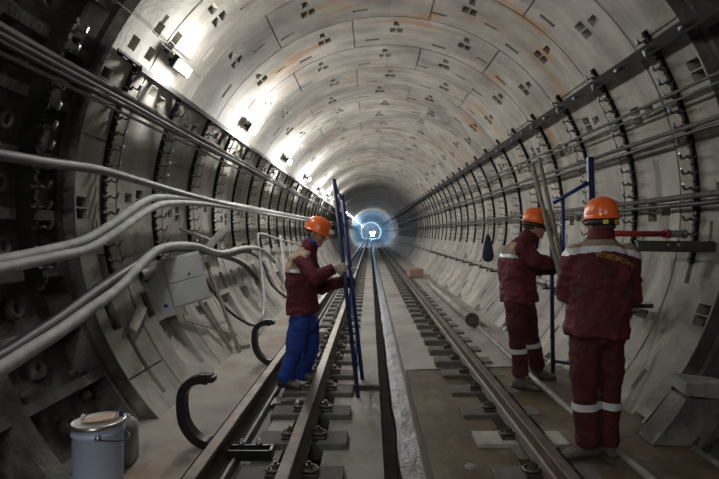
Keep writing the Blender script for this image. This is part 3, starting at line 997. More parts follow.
# steel shoe at the foot of the sticks
bm = NB(); box(bm, V((-1.62, 6.3, .075)), (.2, .1, .045), (0, 0, .5), .006)
tag(link('steel_offcut', bm, M['block'], None, origin=(-1.62, 6.3, .05)), 'flat grey offcut lying at the foot of the leaning sticks', 'offcut')

def bucket():
    c = V((-1.565, 2.88, .05))
    t = thing('bucket', 'blue grey tin bucket with a silver lid on the floor at the lower left', 'bucket', c)
    bm = NB()
    lathe(bm, [(0, 0), (.130, 0), (.133, .006), (.132, .30), (.136, .305), (.140, .315), (.136, .325), (.134, .33), (.137, .36)], c, 40)
    link('body', bm, M['bucket'], t)
    bm = NB()
    lathe(bm, [(.134, .358), (.145, .356), (.148, .364), (.145, .374), (.136, .376)], c, 40)
    l = link('lid', bm, M['lid'], t)
    bm = NB(); lathe(bm, [(.137, .374), (.130, .366), (.05, .365), (0, .365)], c, 40); link('lid_top', bm, M['lidtop'], l)
    for s in (-1, 1):
        bm = NB()
        dr = V((cos(rad(-62 if s > 0 else 118)), sin(rad(-62 if s > 0 else 118)), 0))
        q = c + dr * .135 + V((0, 0, .315))
        lathe(bm, [(0, .016), (.012, .014), (.02, 0), (.02, -.004), (0, -.004)], q, 12, rot_to(V((0, 0, 1)), dr)); link('handle_ear', bm, M['lid'], t)
    bm = NB()
    pts = []
    for i in range(15):
        u = PI * i / 14
        a0 = c + V((cos(rad(-62)), sin(rad(-62)), 0)) * .158; a1 = c + V((cos(rad(118)), sin(rad(118)), 0)) * .158
        m_ = (a0 + a1) / 2; h = (a0 - a1) / 2
        side = V((cos(rad(28)), sin(rad(28)), 0))
        pts.append(m_ + h * cos(u) + side * sin(u) * .162 + V((0, 0, .315 - .06 * sin(u))))
    tube(bm, pts, .0035, 6)
    link('wire_handle', bm, M['black'], t)
    # torn cardboard on the lid
    o = V((c.x, c.y, .05 + .369))
    bm = NB()
    outline = [(-.085, -.03), (-.03, -.055), (.04, -.05), (.10, -.02), (.105, .075), (.08, .055), (.02, .05), (-.06, .045)]
    a = [bm.verts.new(o + V((x, y, .012 + .012 * sin(9 * x) + (.045 if i == 4 else 0)))) for i, (x, y) in enumerate(outline)]
    b = [bm.verts.new(v.co + V((0, 0, .006))) for v in a]
    bm.faces.new(a[::-1]); bm.faces.new(b)
    for i in range(len(a)): bm.faces.new([a[i], a[(i + 1) % len(a)], b[(i + 1) % len(a)], b[i]])
    tag(link('cardboard', bm, M['card'], None, origin=o), 'torn piece of brown cardboard lying on the bucket lid', 'cardboard')
    for (x, y, lb) in ((-.105, .03, 'left'), (.09, .085, 'right')):
        bm = NB(); lathe(bm, [(0, 0), (.012, 0), (.012, .02), (.008, .026), (0, .028)], o + V((x, y, 0)), 12)
        tag(link('bottle_cap', bm, M['bluepaint'] if x > 0 else M['white'], None, origin=o + V((x, y, 0))), f'small cap standing on the bucket lid to the {lb} of the cardboard', 'cap')
    # plastic canister behind
    d = V((-1.555, 3.17, .05))
    bm = NB()
    rings = []
    for h, s in ((0, .9), (.01, 1), (.20, 1), (.24, .92), (.27, .6), (.28, .35), (.30, .33)):
        rings.append(ell(d + V((0, 0, h)), V((.07 * s, 0, 0)), V((0, .09 * s, 0)), 20, 3.0))
    loft(bm, rings)
    tag(link('plastic_canister', bm, M['plastic'], None, origin=d), 'translucent grey plastic canister standing right behind the bucket', 'canister')
bucket()

# small steel thing at the far left edge (blue rag)
bm = NB()
c = P(6, 428, 3.3)
sphere(bm, c, (.07, .05, .035), 10)
for v in bm.verts: v.co += V((noise.noise(v.co * 20), noise.noise(v.co * 20 + V((9, 0, 0))), noise.noise(v.co * 23 + V((0, 7, 0))))) * .03
tag(link('rag', bm, M['blue_cloth']), 'small blue rag stuck in the iron lining at the left edge', 'rag')

# ------------------------------------------------------------------ small things between the rails
bm = NB(); box(bm, P(320, 335, 7.2) , (.14, .2, .1), (0, 0, .15), .01)
pz = P(320, 335, 7.2)
o = tag(link('timber_block', bm, M['wood_pale'], None, origin=pz), 'pale timber block lying between the rails behind the first worker', 'block')
o.location.z = .05
bm = NB()
box(bm, (-.72, 4.5, -.03), (.30, .10, .03), (0, 0, .02), .004)
box(bm, (-.86, 4.56, -.045), (.12, .2, .03), (0, 0, .05), .004)
box(bm, (-.74, 4.5, -.008), (.12, .07, .014), (0, 0, .05), .003)
tag(link('steel_bracket_plate', bm, M['oilyblock']), 'dark steel mounting plate lying in front of the boots of the first worker', 'plate')
bm = NB(); box(bm, (-.60, 4.50, -.012), (.08, .09, .05), None, .006)
tag(link('steel_chair', bm, M['block']), 'small grey steel piece between the mounting plate and the running rail', 'offcut')
# bar across the slab at the blue frame foot
plank('crossbar', V((-.36, 4.98, -.02)), V((.10, 4.93, -.02)), .05, .04, M['rustpipe'], 'rusty bar lying across the slab at the foot of the blue frame', 'bar')
# round stone spot
bm = NB(); lathe(bm, [(0, .012), (.03, .012), (.042, .004), (.044, 0)], (0.66, 3.27, -.03), 14)
tag(link('flat_stone', bm, M['block']), 'small flat round stone on the brown slab at the bottom edge', 'stone')

# ------------------------------------------------------------------ right side items
def floor_pipe():
    x = 1.66; z = .045
    pts = [V((x + .02 * sin(y), y, z + .0)) for y in (1.0, 2.2, 3.2, 4.2, 5.4, 6.6, 7.7)]
    o = cable('floor_pipe', pts, .027, M['pipe'], 'thin grey pipe lying along the right floor behind the boots', 'pipe')
    for v in (): pass
    t = thing('drain_pipe', 'thick dusty pipe with a rusty flange lying along the right floor beyond the workers', 'pipe', (1.62, 8.0, .1))
    bm = NB()
    tube(bm, [V((1.63, 8.0, .11)), V((1.62, 10, .11)), V((1.60, 12.4, .13)), V((1.57, 12.8, .19)), V((1.50, 12.9, .24))], .085, 16)
    link('pipe_run', bm, M['pipe'], t)
    bm = NB(); tube(bm, [V((1.63, 7.96, .115)), V((1.63, 8.0, .115))], .11, 20); link('flange', bm, M['rustpipe'], t)
floor_pipe()
bm = NB(); box(bm, (1.52, 17.0, .14), (.5, .3, .3), (0, 0, .4), .02)
tag(link('brick_pile', bm, M['brick'], None, origin=(1.52, 17, 0)), 'small reddish block standing on the right floor beyond the thick pipe', 'block')

# rough grey block at the lower right, on a stone
t0 = V((2.37, 3.58, .40))
bm = NB(); box(bm, t0, (.30, .24, .11), (0, .06, -.12), .015)
for v in bm.verts: v.co += V((noise.noise(v.co * 9), noise.noise(v.co * 9 + V((4, 0, 0))), noise.noise(v.co * 9 + V((0, 4, 0))))) * .02
tag(link('concrete_block', bm, M['block'], None, origin=t0), 'rough grey concrete block propped against the lining at the right edge', 'block')
bm = NB()
q = V((2.10, 3.60, 0.02))
rings = [[q + V((x + dx, y, h)) for x, y in ((-.13, -.11), (.13, -.12), (.12, .12), (-.12, .1))] for h, dx in ((0, 0), (.12, .10), (.22, .18), (.32, .24))]
loft(bm, rings)
for f in bm.faces: f.smooth = False
tag(link('support_stone', bm, M['iron'], None, origin=q), 'dark sloping lump under the grey concrete block at the right edge', 'stone')

# red pipe with coupling
t = thing('red_pipe', 'red painted horizontal pipe with a grey coupling behind the shoulder of the lettered worker', 'pipe', P(650, 233, 4.15))
bm = NB(); tube(bm, [P(612, 233.5, 3.95), P(668, 234, 4.2)], .024, 12); tube(bm, [P(664, 234, 4.19), P(668, 234, 4.2)], .04, 12); link('tube', bm, M['redpaint'], t)
bm = NB(); tube(bm, [P(668, 234, 4.2), P(683, 234, 4.28)], .032, 12); tube(bm, [P(681, 234, 4.27), P(684, 234, 4.28)], .042, 12); link('coupling', bm, M['galv'], t)
t = thing('steel_channel', 'dark horizontal steel channel on the right wall below the red pipe', 'channel', P(676, 246, 4.1))
bm = NB(); a, b = P(638, 246, 4.15), P(716, 247, 4.0); beam(bm, a, b, .012, .07); beam(bm, a + V((0, .04, .04)), b + V((0, .04, .04)), .08, .01); beam(bm, a + V((0, .04, -.04)), b + V((0, .04, -.04)), .08, .01); link('channel_section', bm, M['oilyblock'], t)
for px in (668, 678):
    bm = NB(); lathe(bm, [(0, .02), (.014, .02), (.014, 0), (0, 0)], P(px, 245, 4.08), 6, Matrix.Rotation(PI / 2, 3, 'X')); link('bolt', bm, M['galv'], t)
# black stub bar by the hip of the lettered worker
cable('steel_stub', [P(632, 306, 4.4), P(652, 306, 4.5)], .02, M['black'], 'short black bar sticking out of the wall right of the lettered worker', 'bar', n=2)

# hanging navy pouch
def pouch():
    c = on_wall(488, 250, 2.38)
    t = thing('hanging_bag', 'small navy cloth bag hanging from a cable on the right wall', 'bag', c)
    s = c.y / F
    bm = NB()
    rings = []
    for dy, w in ((-16, .9), (-13, 2.4), (-7, 3.8), (0, 5.2), (6, 6.0), (10, 4.8), (12, 1.8)):
        rings.append(ell(c + V((0, 0, -dy * s)), V((w * s, 0, 0)), V((0, w * s * .6, 0)), 14))
    loft(bm, rings); link('bag_body', bm, M['navy'], t, True)
    bm = NB(); tube(bm, [c + V((0, 0, 14 * s)), c + V((0.01, 0, 26 * s))], .006, 6); link('drawstring', bm, M['black'], t)
pouch()

# ------------------------------------------------------------------ blue frames and poles
def hollow_frame():
    a0, a1 = P(358, 399, 4.70), P(334, 179, 4.78)
    b0, b1 = P(362.5, 378, 5.28), P(342, 195, 5.2)
    t = thing('blue_frame', 'tall narrow blue steel frame held upright by the worker in blue trousers', 'frame', a0)
    a0.z = -.045; b0.z = -.045
    bm = NB(); tube(bm, [a0, a1], .021, 12); link('post', bm, M['darkblue'], t)
    bm = NB(); tube(bm, [b0, b1], .021, 12); link('post', bm, M['bluepaint'], t)
    mid0 = a0.lerp(a1, .30); mid1 = b0.lerp(b1, .98)
    for f in (.12, .35, .60, .82, .97):
        bm = NB(); tube(bm, [a0.lerp(a1, f), b0.lerp(b1, f)], .012, 8); link('rung', bm, M['bluepaint'], t)
    for f in (.0, .28):
        bm = NB(); tube(bm, [a0.lerp(a1, .05 + f), b0.lerp(b1, .32 + f)], .010, 8); link('brace', bm, M['bluepaint'], t)
    c0, c1 = P(357, 300, 4.72), P(344, 205, 4.82)
    bm = NB(); tube(bm, [P(361, 372, 4.8), P(343, 200, 4.95)], .014, 10); link('inner_post', bm, M['bluepaint'], t)
    bm = NB(); box(bm, P(354, 269, 4.74), (.05, .05, .03), None, .004); link('latch', bm, M['lid'], t)
hollow_frame()
def right_frame():
    a0, a1 = P(553, 372, 5.35), P(551, 215, 5.35)
    b0, b1 = P(596, 372, 5.2), P(590, 157, 5.2)
    a0.z = b0.z = .0
    t = thing('blue_frame', 'blue steel ladder frame standing between the two workers on the right', 'frame', a0)
    bm = NB(); tube(bm, [a0, a1], .022, 10); link('post', bm, M['darkblue'], t)
    bm = NB(); beam(bm, b0, b1, .06, .05, V((0, 1, 0))); link('post', bm, M['darkblue'], t)
    bm = NB(); tube(bm, [P(553, 203, 5.3), P(588, 183, 5.2)], .022, 10); link('brace', bm, M['bluepaint'], t)
    for y in (361,):
        bm = NB(); tube(bm, [P(552.5, y, 5.35), P(594, y + 6, 5.2)], .018, 8); link('rung', bm, M['darkblue'], t)
    bm = NB(); tube(bm, [P(563, 252, 5.0), P(563, 200, 5.28)], .018, 8); link('short_post', bm, M['bluepaint'], t)
right_frame()
def pole(a, b, r, label):
    bm = NB()
    pts = [a.lerp(b, i / 10) + V((noise.noise(V((i, 0, a.x * 9))), noise.noise(V((i, 5, a.x * 9))), 0)) * .006 for i in range(11)]
    tube(bm, pts, [r * (1 - .02 * i) for i in range(11)], 10)
    tag(link('wooden_pole', bm, M['wood'], None, origin=a), label, 'pole')
def ext(p, q, z):
    """line from p through q down to height z"""
    f = (p.z - z) / (p.z - q.z)
    return p + (q - p) * f
p1 = P(532, 165, 4.80); q1 = P(564, 290, 4.42)
p2 = P(539, 158, 4.90); q2 = P(567, 285, 4.52)
pole(ext(p1, q1, .03), p1, .026, 'front, shorter one of the two grey wooden poles leaning between the right workers')
pole(ext(p2, q2, .03), p2, .024, 'rear, taller one of the two grey wooden poles leaning between the right workers')

# ------------------------------------------------------------------ people
def solidify_mesh(bm, voxel, smooth=2, wrinkle=0.0, wsize=0.1, seed=0):
    """fuse overlapping closed shapes into one continuous surface"""
    me = bpy.data.meshes.new('tmp'); bm.normal_update()
    bmesh.ops.recalc_face_normals(bm, faces=bm.faces)
    bm.to_mesh(me); bm.free()
    o = bpy.data.objects.new('tmp', me); COL.objects.link(o)
    r = o.modifiers.new('r', 'REMESH'); r.mode = 'VOXEL'; r.voxel_size = voxel; r.use_smooth_shade = True
    if smooth:
        s = o.modifiers.new('s', 'SMOOTH'); s.factor = .5; s.iterations = smooth
    dg = bpy.context.evaluated_depsgraph_get()
    res = bpy.data.meshes.new_from_object(o.evaluated_get(dg))
    bpy.data.objects.remove(o); bpy.data.meshes.remove(me)
    if wrinkle:
        res.update()
        nr = [v.normal.copy() for v in res.vertices]
        off = V((seed * 3.1, seed, 0))
        for v, n in zip(res.vertices, nr):
            p = v.co * (1 / wsize); p.z *= .8
            w = noise.fractal(p + off, 1.0, 2.0, 3)
            ridge = 1 - abs(noise.noise(V((p.x * .8, p.y * .8, p.z * 1.3)) + off)) * 4
            v.co += n * (w * .6 + max(0, ridge) * .45) * wrinkle
    res.polygons.foreach_set('use_smooth', [True] * len(res.polygons))
    res.update()
    return res

def limb(bm, pts, rs, seg=14, fl=None):
    pts = [V(p) for p in pts]
    tube(bm, pts, rs, seg)
    for p, r in zip(pts, rs): sphere(bm, p, r * .985, 12)

def hand(bm, wrist, direction, palm_n, curl=50, side=1, infl=0.0, open_=0.0):
    """palm, four bent fingers and a thumb; side gives where the thumb leaves"""
    d = V(direction).normalized(); n = V(palm_n); n = (n - d * n.dot(d)).normalized()
    s = d.cross(n) * side        # towards the thumb
    w = V(wrist)
    # palm
    rings = [ell(w + d * x, s * hw, n * ht, 14, 2.6) for x, hw, ht in ((-.01, .027 + infl, .02 + infl), (.02, .034 + infl, .018 + infl), (.06, .042 + infl, .016 + infl), (.09, .041 + infl, .013 + infl), (.1, .036 + infl, .01 + infl))]
    loft(bm, rings)
    for k, (o, L) in enumerate(((.031, .072), (.011, .08), (-.010, .075), (-.030, .06))):
        base = w + d * (.092 - abs(k - 1) * .003) + s * o
        a = 0; p = base - d * .02
        pts = [p, base]
        for j, f in enumerate((.45, .32, .26)):
            a += rad(curl) * (1.0, 1.1, .8)[j]
            dd = d * cos(a) + n * sin(a)
            pts.append(pts[-1] + dd * L * f)
        limb(bm, pts, [.0098 + infl, .0096 + infl, .009 + infl, .0082 + infl, .0075 + infl], 8)
    tb = w + d * .025 + s * .03
    pts = [tb, tb + (d * .55 + s * .6 + n * .35).normalized() * .042]
    pts.append(pts[-1] + (d * .75 + n * .75 + s * .05).normalized() * .034)
    pts.append(pts[-1] + (d * .5 + n * .8 - s * .35).normalized() * .028)
    limb(bm, pts, [.013 + infl, .0115 + infl, .0105 + infl, .0085 + infl], 8)

def head_into(bm, c, f, u):
    """face, ears, neck side; c is the centre of the skull"""
    f = V(f).normalized(); u = V(u); u = (u - f * u.dot(f)).normalized(); s = f.cross(u)
    R = Matrix((s, f, u)).transposed()
    def q(x, y, z): return c + R @ V((x, y, z))
    sphere(bm, q(0, -.008, .02), (.074, .094, .088), 20, R)
    rings = []
    for z, hw, y0, y1, in ((.03, .071, -.06, .090), (0, .069, -.055, .089), (-.03, .065, -.05, .088), (-.06, .058, -.045, .086), (-.085, .047, -.03, .084), (-.105, .032, 0, .080), (-.114, .018, .03, .072)):
        rings.append(ell(q(0, (y0 + y1) / 2, z), s * hw, f * ((y1 - y0) / 2), 18, 2.4))
    loft(bm, rings)
    # nose
    rings = [ell(q(0, y, z), s * w, u * h, 10) for y, z, w, h in ((.082, .015, .008, .012), (.094, -.004, .009, .013), (.106, -.022, .013, .013), (.112, -.032, .011, .008))]
    loft(bm, rings)
    for e in (-1, 1):
        sphere(bm, q(e * .012, .100, -.034), (.009, .011, .008), 8, R)
        # brow and cheek
        tube(bm, [q(e * .012, .088, .024), q(e * .034, .086, .028), q(e * .056, .070, .02)], [.010, .011, .009], 8)
        sphere(bm, q(e * .042, .068, -.026), (.022, .02, .022), 10, R)
        # ears
        sphere(bm, q(e * .077, -.008, -.012), (.010, .020, .032), 12, R)
        sphere(bm, q(e * .083, -.014, -.004), (.008, .014, .02), 10, R)
    # lips and chin
    tube(bm, [q(-.024, .080, -.062), q(0, .092, -.059), q(.024, .080, -.062)], [.005, .0075, .005], 8)
    tube(bm, [q(-.022, .079, -.070), q(0, .090, -.071), q(.022, .079, -.070)], [.005, .008, .005], 8)
    sphere(bm, q(0, .072, -.098), (.022, .02, .018), 12, R)
    return R, q

def helmet(root, c, f, u, lamp_on=None, chin=False, seed=0, yellow_front=False, yellow_back=False):
    f = V(f).normalized(); u = V(u); u = (u - f * u.dot(f)).normalized(); s = f.cross(u)
    R = Matrix((s, f, u)).transposed()
    o = c + R @ V((0, -.004, .038))
    def q(x, y, z): return o + R @ V((x, y, z))
    bm = NB()
    n = 32
    rings = []
    prof = [(1.0, -.005), (1.0, .015), (.985, .04), (.94, .066), (.85, .090), (.70, .110), (.50, .124), (.28, .132), (.08, .135)]
    A, B = .103, .130
    for r, h in prof:
        rg = []
        for k in range(n):
            t = 2 * PI * k / n
            x, y = A * r * cos(t), B * r * sin(t)
            rib = .006 * max(0, 1 - abs(x) / .016) if (r < .97) else 0
            rib2 = .003 * max(0, 1 - abs(abs(x) - .045) / .012) if r < .97 else 0
            rg.append(q(x, y, h + rib + rib2))
        rings.append(rg)
    # brim flares out and down, longest in front
    br = []
    for k in range(n):
        t = 2 * PI * k / n
        front = max(0, sin(t))
        ex = .010 + .034 * front ** 1.6
        br.append(q((A + ex * .7) * cos(t), (B + ex) * sin(t), -.012 - .010 * front))
    lower = [p - R @ V((0, 0, .006)) for p in br]
    inner = [q(A * .94 * cos(2 * PI * k / n), B * .94 * sin(2 * PI * k / n), -.008) for k in range(n)]
    inner2 = [q(A * .9 * cos(2 * PI * k / n), B * .9 * sin(2 * PI * k / n), .06) for k in range(n)]
    loft(bm, [inner2, inner, lower, br] + rings, caps=True)
    h = link('helmet', bm, M['orange'], root, True)
    # strap band with lamp or yellow patches
    bm = NB()
    rg = []
    for dz, ex in ((-.006, .001), (-.006, .0045), (.024, .0045), (.024, .001)):
        rg.append([q((A + ex) * cos(2 * PI * k / n), (B + ex) * sin(2 * PI * k / n), dz + .008) for k in range(n)])
    if not (yellow_back or yellow_front):
        pass
    if yellow_back or yellow_front:
        # head band hanging just under the shell
        rg = []
        for dz, ex in ((-.056, -.012), (-.056, -.004), (-.018, -.004), (-.018, -.012)):
            rg.append([q((A + ex) * cos(2 * PI * k / n), (B + ex) * sin(2 * PI * k / n), dz) for k in range(n)])
        loft(bm, rg + [rg[0]], caps=False)
        link('head_strap', bm, M['strap'], h)
        for tt in ((-PI / 2 - .42, -PI / 2 + .30) if yellow_back else (PI / 2 - .5, PI / 2 + .2)):
            bm = NB()
            r4 = []
            for k in range(5):
                t = tt + (k - 2) * .075
                p0 = q((A - .001) * cos(t), (B - .001) * sin(t), -.054); p1 = q((A - .001) * cos(t), (B - .001) * sin(t), -.026)
                r4.append((p0, p1))
            vs = [(bm.verts.new(a), bm.verts.new(b)) for a, b in r4]
            for i in range(4): bm.faces.new([vs[i][0], vs[i + 1][0], vs[i + 1][1], vs[i][1]])
            link('yellow_patch', bm, M['yellow'], h)
    if lamp_on:
        bm = NB()
        p = q(0, B + .008, .03)
        box(bm, p, (.05, .03, .045), R, .008)
        lathe(bm, [(0, .034), (.02, .034), (.022, .028), (.022, 0)], p, 14, Matrix((s, u, f)).transposed())
        link('headlamp', bm, M['white'], h)
    return h

def shoe(root, ankle, d, ground):
    """boot with sole; d points to the toe"""
    d = V((d[0], d[1], 0)).normalized(); s = V((d.y, -d.x, 0)); a = V(ankle)
    b = V((a.x, a.y, ground))
    bm = NB()
    rings = []
    for x, hw, h in ((-.085, .02, .05), (-.075, .034, .07), (-.04, .04, .10), (0, .042, .11), (.04, .043, .095), (.08, .046, .07), (.12, .048, .056), (.155, .044, .046), (.18, .03, .036), (.188, .012, .026)):
        rings.append(ell(b + d * x + V((0, 0, .018 + h / 2)), s * hw, V((0, 0, h / 2)), 16, 2.5))
    loft(bm, rings)
    tube(bm, [b + V((0, 0, .08)) - d * .01, a + V((0, 0, .05))], .046, 14)
    me = solidify_mesh(bm, .008, 2)
    o = link('boot', me, M['shoe'], root, True)
    bm = NB()
    out = []
    for k in range(24):
        t = 2 * PI * k / 24
        x = .05 + .142 * cos(t); w = .05 - (.012 if cos(t) < 0 else 0) - .006 * cos(t) * 0
        out.append((x, w * sin(t) * (1 - .15 * abs(cos(t)))))
    lo = [b + d * x + s * y + V((0, 0, .001)) for x, y in out]
    hi = [p + V((0, 0, .024)) for p in lo]
    loft(bm, [lo, hi])
    for f in bm.faces: f.smooth = False
    link('sole', bm, M['sole'], o)
    bm = NB()
    for i in range(4):
        c = b + d * (.05 + i * .022) + V((0, 0, .108 - i * .012))
        tube(bm, [c - s * .022, c + V((0, 0, .006)), c + s * .022], .003, 5)
    link('laces', bm, M['sole'], o)

def torso_sections(pelvis, chest, neck, side, fwd, widths, e=2.4):
    """ellipse rings following a bent spine; widths: (t, half width, half depth, forward offset)"""
    pts = spline([pelvis, pelvis.lerp(chest, .5), chest, neck], 10)
    n = len(pts) - 1
    out = []
    for t, hw, hd, fo in widths:
        i = t * n
        i0 = max(0, min(int(i), n - 1)); fr = i - i0
        p = pts[i0].lerp(pts[i0 + 1], fr)
        d = (pts[min(i0 + 1, n)] - pts[max(i0 - 1, 0)]).normalized()
        sd = (side - d * side.dot(d)).normalized(); fw = d.cross(sd) * -1
        if fw.dot(fwd) < 0: fw = -fw
        out.append(ell(p + fw * fo, sd * hw, fw * hd, 26, e))
    return out

def person(spec):
    G = lambda k: V(spec[k])
    label = spec['label']
    root = thing('person', label, 'person', spec['base'], None)
    pel, che, nek, hc = G('pelvis'), G('chest'), G('neck'), G('head')
    fwd = G('fwd').normalized(); side = V((fwd.y, -fwd.x, 0)).normalized()   # the person's right
    sh = [G('shoulder_r'), G('shoulder_l')]; el_ = [G('elbow_r'), G('elbow_l')]; wr = [G('wrist_r'), G('wrist_l')]
    hp = [G('hip_r'), G('hip_l')]; kn = [G('knee_r'), G('knee_l')]; an = [G('ankle_r'), G('ankle_l')]
    hd, hu = G('head_dir'), G('head_up')
    # --- one continuous body
    bm = NB()
    loft(bm, torso_sections(pel, che, nek, side, fwd, [(0, .155, .10, 0), (.2, .14, .095, 0), (.45, .15, .10, .005), (.7, .165, .105, .01), (.88, .13, .085, 0), (1, .06, .055, 0)]))
    limb(bm, [nek - V((0, 0, .03)), nek.lerp(hc, .45), hc - V((0, 0, .03))], [.062, .056, .058])
    for i in (0, 1):
        limb(bm, [che.lerp(sh[i], .5), sh[i]], [.07, .052])
        limb(bm, [sh[i], sh[i].lerp(el_[i], .5), el_[i], el_[i].lerp(wr[i], .35), wr[i]], [.052, .045, .038, .038, .026])
        limb(bm, [pel.lerp(hp[i], .5), hp[i]], [.09, .085])
        limb(bm, [hp[i], hp[i].lerp(kn[i], .5), kn[i], kn[i].lerp(an[i], .35), an[i]], [.085, .07, .052, .052, .036])
        hdn = spec['hand_dir'][i]; pn = spec['palm'][i]
        hand(bm, wr[i], hdn, pn, spec.get('curl', 45), spec['thumb'][i])
    R, q = head_into(bm, hc, hd, hu)
    me = solidify_mesh(bm, .0055, 1)
    link('body', me, M['skin'], root, True)
    # eyes, brows, hair
    for e in (-1, 1):
        bm = NB(); sphere(bm, q(e * .031, .078, .003), (.012, .010, .007), 10, R); link('eye', bm, M['eye'], root, True)
        bm = NB(); tube(bm, [q(e * .014, .097, .022), q(e * .034, .095, .028), q(e * .052, .080, .022)], [.003, .004, .0025], 6); link('eyebrow', bm, M['hair'], root, True)
    bm = NB(); tube(bm, [q(-.022, .084, -.066), q(0, .0945, -.065), q(.022, .084, -.066)], [.002, .004, .002], 6); link('mouth', bm, M['lip'], root, True)
    bm = NB()
    rg = []
    for z, r_ in ((-.055, .90), (-.05, 1.0), (-.02, 1.04), (.02, 1.05), (.06, 1.0), (.06, .92), (-.05, .88)):
        ring = []
        for k in range(17):
            t = PI + .12 + (PI - .24) * k / 16
            ring.append(q(.078 * r_ * cos(t), -.008 + .100 * r_ * sin(t), z + .012 * abs(cos(t))))
        rg.append(ring)
    vs = [[bm.verts.new(p) for p in r] for r in rg]
    for i in range(len(vs)):
        a, b = vs[i], vs[(i + 1) % len(vs)]
        for k in range(16): bm.faces.new([a[k], a[k + 1], b[k + 1], b[k]])
    link('hair', bm, M['hair'], root, True)
    helmet(root, hc, hd, hu, **spec['helmet'])
    # --- trousers
    bm = NB()
    limb(bm, [pel + V((0, 0, .10)), pel, pel.lerp((hp[0] + hp[1]) / 2, .8)], [.13, .145, .12])
    for i in (0, 1):
        gz = an[i].z
        foot = an[i] + (an[i] - kn[i]).normalized() * .02
        limb(bm, [pel.lerp(hp[i], .6), hp[i], hp[i].lerp(kn[i], .5), kn[i], kn[i].lerp(an[i], .5)], [.12, .108, .096, .080, .076])
        tube(bm, [kn[i].lerp(an[i], .4), kn[i].lerp(an[i], .7), kn[i].lerp(an[i], .93), foot], [.076, .076, .080, .074], 16)
    me = solidify_mesh(bm, .010, 2, .016, .13, spec['seed'])
    tr = link('trousers', me, M[spec['trouser_mat']], root, True)
    if spec.get('bands'):
        for i in (0, 1):
            zc = spec['bands']
            f = (kn[i].z - zc) / (kn[i].z - an[i].z)
            c = kn[i].lerp(an[i], f); d = (an[i] - kn[i]).normalized()
            sd = d.cross(V((0, 1, 0))).normalized(); fw = sd.cross(d)
            bvh = BVHTree.FromPolygons([v.co + V(spec['base']) for v in me.vertices], [p.vertices[:] for p in me.polygons])
            bm = NB()
            rgs = []
            for dz in (-.024, -.012, 0, .012, .024):
                ring = []
                for k in range(28):
                    t = 2 * PI * k / 28
                    dr = sd * cos(t) + fw * sin(t)
                    o = c - d * dz
                    hit = bvh.ray_cast(o + dr * .16, -dr, .15)
                    rr = (hit[0] - o).length if hit[0] is not None else .085
                    rr = max(.07, min(rr, .105))
                    ring.append(o + dr * (rr + .004))
                rgs.append(ring)
            loft(bm, rgs, caps=False)
            link('reflective_band', bm, M['reflect'], tr, True)
    # --- jacket
    bm = NB()
    hem = spec['hem']
    w = spec.get('girth', 1.0)
    loft(bm, torso_sections(pel + V((0, 0, hem)), che, nek, side, fwd,
         [(0, .205 * w, .160 * w, 0), (.10, .20 * w, .155 * w, 0), (.30, .19 * w, .145 * w, 0), (.5, .195 * w, .150 * w, .0), (.66, .205 * w, .150 * w, .005), (.78, .20 * w, .135 * w, 0), (.88, .165 * w, .115 * w, 0), (.96, .105, .095, 0), (1.0, .08, .08, 0)], 2.5))
    limb(bm, [nek - V((0, 0, .03)), nek + (hc - nek) * .30], [.085, .080])
    for i in (0, 1):
        limb(bm, [che.lerp(sh[i], .4) + V((0, 0, .05)), sh[i]], [.10, .086])
        cuff = el_[i].lerp(wr[i], .94)
        limb(bm, [sh[i], sh[i].lerp(el_[i], .5), el_[i], el_[i].lerp(wr[i], .5)], [.086, .080, .074, .066])
        tube(bm, [el_[i].lerp(wr[i], .4), el_[i].lerp(wr[i], .75), cuff], [.066, .058, .052], 14)
    me = solidify_mesh(bm, .009, 2, spec.get('wrinkle', .02), .11, spec['seed'] + 3)
    me.materials.append(M['maroon']); me.materials.append(M[spec['yoke']]); me.materials.append(M['reflect']); 
    for p in me.polygons:
        c = p.center
        lat = (c - nek).dot(side); fr = (c - nek).dot(fwd); z = c.z - nek.z
        p.material_index = spec['zones'](lat, fr, z, c)
    jk = link('jacket', me, [], root, True)
    # collar
    bm = NB()
    ax = (hc - nek).normalized()
    sd = (side - ax * side.dot(ax)).normalized(); fw = ax.cross(sd); fw = fw if fw.dot(fwd) > 0 else -fw
    rgs = []
    for z, r_ in ((-.02, .088), (.02, .085), (.055, .082), (.062, .078), (.055, .072), (-.02, .072)):
        rgs.append([nek + ax * z + sd * r_ * 1.02 * cos(2 * PI * k / 24) + fw * (r_ * sin(2 * PI * k / 24) + .002) + ax * (-.012 * max(0, sin(2 * PI * k / 24))) for k in range(24)])
    loft(bm, rgs + [rgs[0]], caps=False)
    link('collar', bm, M[spec.get('collar', 'maroon')], jk, True)
    # cuffs
    for i in (0, 1):
        bm = NB()
        a, b = el_[i].lerp(wr[i], .90), el_[i].lerp(wr[i], .97)
        tube(bm, [a, b], .057, 16)
        link('cuff', bm, M['maroon_dk'], jk, True)
    for i in (0, 1):
        g = spec['gloves'][i]
        if g:
            bm = NB()
            hand(bm, wr[i], spec['hand_dir'][i], spec['palm'][i], spec.get('curl', 45), spec['thumb'][i], infl=.0045)
            limb(bm, [el_[i].lerp(wr[i], .86), wr[i]], [.045, .036])
            link('glove', solidify_mesh(bm, .006, 1), M[g], root, True)
        shoe(root, an[i], spec['toe'][i], spec['ground'])
    return root, jk, me

